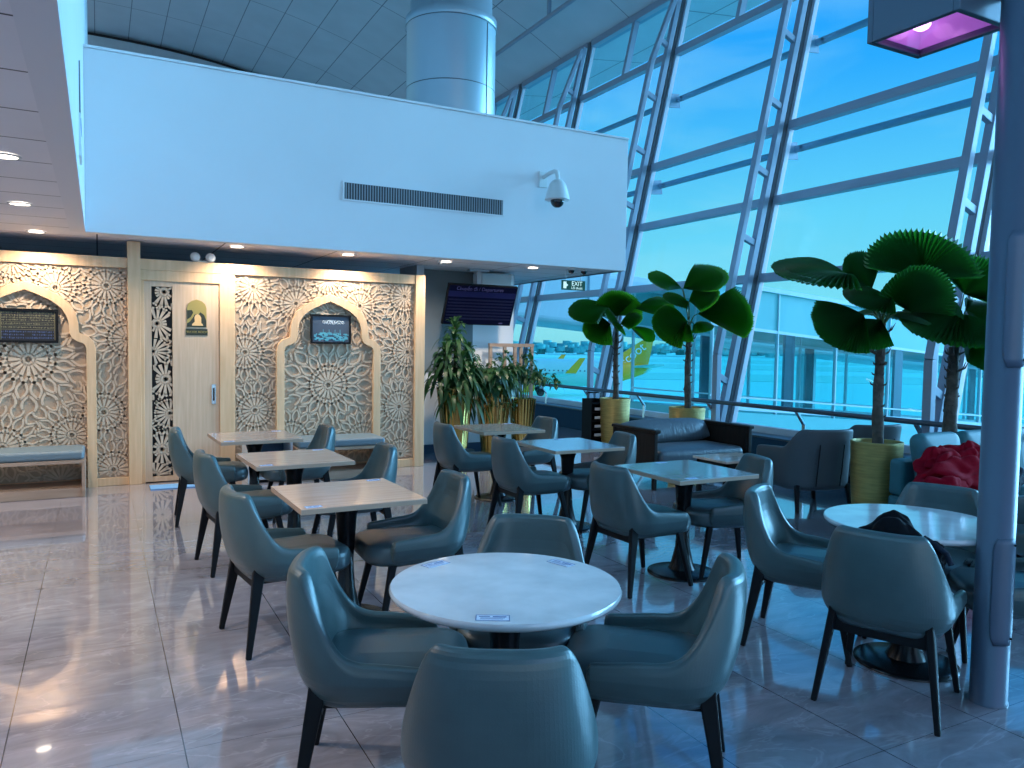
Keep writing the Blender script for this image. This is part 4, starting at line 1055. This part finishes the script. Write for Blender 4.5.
# local frame: x towards the nose, y to the plane's left, z up; tail end of the fuselage at x = -4.5
f = MB(); rings = []
for x,r_,zc in ((-4.6,.25,4.0),(-3.2,.75,3.85),(-.5,1.35,3.5),(3,1.85,3.25),(7,1.98,3.2),(26,1.98,3.2),(29.5,1.8,3.1),(32,1.3,2.9),(33.6,.5,2.7),(33.9,.1,2.65)):
    rings.append([(x, r_*math.cos(2*math.pi*k/24), zc+r_*math.sin(2*math.pi*k/24)) for k in range(24)])
f.loft(rings).build('fuselage', M['plane_white'], t)
w = MB()
for k in range(38):
    for s in (-1,1): w.ball((4+k*.62, s*1.97, 3.55), .14, 6, (.8,.3,1.2))
w.build('cabin_window', M['plane_dark'], t)['kind'] = 'stuff'
MB().prism([(-3.9,-.16,3.9),(2.2,-.16,4.5),(-3.1,-.16,8.0),(-4.7,-.16,8.2)], (0,.32,0)).build('tail_fin', M['plane_yellow'], t)
MB().prism([(-4.3,0,4.0),(-1.2,0,4.0),(-3.9,5.6,4.5),(-5.2,5.6,4.5)], (0,0,.25)).build('tailplane', M['plane_white'], t)
MB().prism([(-1.2,0,3.9),(-4.3,0,3.9),(-4.9,-5.6,4.3),(-3.6,-5.6,4.3)], (0,0,.25)).build('tailplane', M['plane_yellow'], t)
b_ = MB(); b_.loft([[(x, s_*r_*math.cos(2*math.pi*k/20)*1.012, zc+r_*math.sin(2*math.pi*k/20)*1.012) for k in range(20)] for x,r_,zc,s_ in ((-4.3,.35,3.98,1),(-3.2,.75,3.85,1),(-.5,1.35,3.5,1),(1.2,1.58,3.39,1))]); b_.build('tail_band', M['plane_yellow'], t)
MB().prism([(17,1.2,2.2),(10.5,1.2,2.2),(7.6,16.5,3.6),(9.2,16.5,3.6)], (0,0,.3)).build('wing', M['plane_white'], t)
MB().prism([(10.5,-1.2,2.2),(17,-1.2,2.2),(9.2,-16.5,3.6),(7.6,-16.5,3.6)], (0,0,.3)).build('wing', M['plane_white'], t)
for s in (-1,1):
    MB().prism([(9.0,s*16.5,3.7),(7.7,s*16.5,3.7),(6.6,s*16.9,5.6),(7.3,s*16.9,5.6)], (0,s*.15,0)).build('winglet', M['plane_yellow'], t)
    e = MB(); e.loft([[(x, s*5.7+r_*math.cos(2*math.pi*k/20), 1.5+r_*math.sin(2*math.pi*k/20)) for k in range(20)] for x,r_ in ((12.4,.7),(14,.98),(17,1.05),(17.4,.95))]); e.build('engine', M['plane_yellow'], t)
    g = MB(); g.tube([(11.5,s*3.6,2.3),(11.5,s*3.6,.5)], .14, 8); g.lathe([(.55,-.25),(.55,.25)], 16, (0,0,0)); 
    MB().tube([(11.5,s*3.6,2.3),(11.5,s*3.6,.55)], .14, 8).build('landing_gear', M['lamp_rim'], t)
    MB().tube([(11.5,s*3.6-.45,.55),(11.5,s*3.6+.45,.55)], .55, 16).build('wheel', M['dark_leg'], t)
MB().tube([(28.5,0,1.6),(28.5,0,.4)], .1, 8).build('landing_gear', M['lamp_rim'], t); MB().tube([(28.5,-.3,.4),(28.5,.3,.4)], .4, 14).build('wheel', M['dark_leg'], t)
me = text_mesh('scoot', 1.9, .02, spacing=.95)
o = link('tail_lettering', me, M['plane_text'], t, (-1.75,.20,5.95)); 
# lettering runs up the fin on the side that faces the terminal (the plane's left, +y)
ang = R(40); xa = V((-math.cos(ang),0,math.sin(ang))); za = V((0,1,0)); ya = za.cross(xa)
o.rotation_euler = Matrix((xa,ya,za)).transposed().to_euler()

# glazed boarding bridge sloping down from the terminal, and a second tunnel farther off
SL = -.075
def bridge_glazed(label, x0, x1, y0, y1, zb, H, sill):
    t = thing('boarding_bridge', label, 'bridge', (x0,y0,zb)); L = x1-x0; W = y1-y0
    P = lambda x, z: z+SL*x
    def slab(x0,x1,ya,yb,za,zb2): return MB().add([(x0,ya,P(x0,za)),(x1,ya,P(x1,za)),(x1,yb,P(x1,za)),(x0,yb,P(x0,za)),(x0,ya,P(x0,zb2)),(x1,ya,P(x1,zb2)),(x1,yb,P(x1,zb2)),(x0,yb,P(x0,zb2))],[(3,2,1,0),(4,5,6,7),(0,1,5,4),(1,2,6,5),(2,3,7,6),(3,0,4,7)])
    slab(0,L,0,W,-.95,-.05).build('deck', M['bridge_panel'], t); slab(0,L,-.05,W+.05,H,H+.10).build('roof', M['bridge_frame'], t)
    for ya in (0,W-.08):
        slab(0,L,ya,ya+.08,sill,sill+.07).build('rail', M['bridge_frame'], t)
        slab(0,L,ya+.03,ya+.05,sill+.07,H).build('fascia', M['bridge_panel'], t)
        slab(0,L,ya+.03,ya+.045,-.05,sill).build('pane', M['bridge_glass'], t)
        slab(0,L,ya-.02,ya+.06,.0,.10).build('rail', M['bridge_frame'], t)
        slab(0,L,ya-.03,ya+.0,.28,.32).build('rail', M['bridge_frame'], t)
        for k in range(int(L/2.05)+1):
            x = .05+k*2.05; slab(x,x+.035,ya-.01,ya+.08,-.05,H).build('post', M['bridge_frame'], t)
            if k % 2: slab(x+.3,x+.62,ya+.03,ya+.11,.0,sill).build('column', M['bridge_dark'], t)
    return t
bridge_glazed('glazed boarding bridge with pale frames outside, right of the tall window truss', 12.2,34,13.30,16.3,.19,2.83,1.88)
t = thing('boarding_tunnel', 'grey covered boarding tunnel farther along the terminal, seen over the palms', 'bridge', (11.5,26,2.75))
P = lambda x: SL*x
MB().add([(0,0,P(0)),(40,0,P(40)),(40,3.2,P(40)),(0,3.2,P(0)),(0,0,2.35+P(0)),(40,0,2.35+P(40)),(40,3.2,2.35+P(40)),(0,3.2,2.35+P(0))],[(3,2,1,0),(4,5,6,7),(0,1,5,4),(1,2,6,5),(2,3,7,6),(3,0,4,7)]).build('tunnel_body', M['bridge_grey'], t, bevel=.25, seg=4)
for k in range(3): MB().box(8+12*k,8.5+12*k,1.2,2.0,GZ-2.75,P(8+12*k)+.1).build('support_leg', M['bridge_grey'], t)
for k in range(10): MB().box(2+3.8*k,2.08+3.8*k,-.03,.0,P(2+3.8*k)+.2,P(2+3.8*k)+2.2).build('panel_joint', M['bridge_dark'], t)
# service truck seen through the glazed bridge
t = thing('service_truck', 'white service truck parked on the apron beyond the glazed bridge', 'truck', (38,21.5,GZ), R(20))
MB().box(-3.5,1.6,-1.2,1.2,.9,3.4).build('cargo_box', M['plane_white'], t, bevel=.05); MB().box(1.7,3.4,-1.15,1.15,.7,2.7).build('cab', M['plane_white'], t, bevel=.2, seg=3)
MB().box(2.9,3.42,-1.0,1.0,1.7,2.5).build('windscreen', M['plane_dark'], t)
for x in (-2.4,2.3):
    for s in (-1,1): MB().tube([(x,s*.85,.5),(x,s*1.2,.5)], .5, 16).build('wheel', M['dark_leg'], t)

# --------------------------------------------------------- sky and daylight
W = bpy.data.worlds.new('sky'); SC.world = W; W.use_nodes = True; t = W.node_tree; L = t.links
bg = t.nodes['Background']; tc = t.nodes.new('ShaderNodeTexCoord'); sp = t.nodes.new('ShaderNodeSeparateXYZ'); L.new(tc.outputs['Generated'], sp.inputs[0])
rp = t.nodes.new('ShaderNodeValToRGB'); e = rp.color_ramp.elements
for pos, c in ((0.0,(.26,.34,.36)),(.490,(.30,.42,.44)),(.505,(.44,.88,.90)),(.58,(.25,.76,1.0)),(.66,(.05,.48,1.05)),(.76,(.006,.34,1.06)),(1.0,(.004,.25,.95))):
    q = e[0] if pos == 0 else (e[-1] if pos == 1.0 else e.new(pos)); q.color = (*c,1)
ma = t.nodes.new('ShaderNodeMath'); ma.operation = 'MULTIPLY_ADD'; ma.inputs[1].default_value = .5; ma.inputs[2].default_value = .5
L.new(sp.outputs[2], ma.inputs[0]); L.new(ma.outputs[0], rp.inputs[0])
mp = t.nodes.new('ShaderNodeMapping'); mp.inputs['Scale'].default_value = (2.2,2.2,7); L.new(tc.outputs['Generated'], mp.inputs['Vector'])
nz = t.nodes.new('ShaderNodeTexNoise'); nz.inputs['Scale'].default_value = 1.6; nz.inputs['Detail'].default_value = 7; nz.inputs['Distortion'].default_value = .5; L.new(mp.outputs[0], nz.inputs['Vector'])
cr = t.nodes.new('ShaderNodeValToRGB'); cr.color_ramp.elements[0].position = .50; cr.color_ramp.elements[0].color = (0,0,0,1); cr.color_ramp.elements[1].position = .78; cr.color_ramp.elements[1].color = (.34,.34,.34,1)
L.new(nz.outputs[0], cr.inputs[0])
mx = t.nodes.new('ShaderNodeMixRGB'); L.new(cr.outputs[0], mx.inputs[0]); L.new(rp.outputs[0], mx.inputs[1]); mx.inputs[2].default_value = (.75,.95,1.0,1)
L.new(mx.outputs[0], bg.inputs[0]); bg.inputs[1].default_value = 1.0
def sun(name, e, c, ang, d):
    l = bpy.data.lights.new(name,'SUN'); l.energy = e; l.color = c; l.angle = R(ang)
    o = bpy.data.objects.new(name, l); COL.objects.link(o); o.rotation_euler = V(d).to_track_quat('-Z','Y').to_euler(); o.location = (20,-20,20)
sun('daylight', 9.5, (.42,.67,1.0), 40, (-.97,.16,-.15))
sun('sky_fill', 2.15, (.72,.74,1.0), 120, (-.45,.80,-.45))  # added soft fill sun from behind the camera, on top of the sky
vs_ = SC.view_settings
vs_.view_transform = 'Standard'; vs_.look = 'None'; vs_.exposure = 0.0; vs_.gamma = 1.0; vs_.use_curve_mapping = False
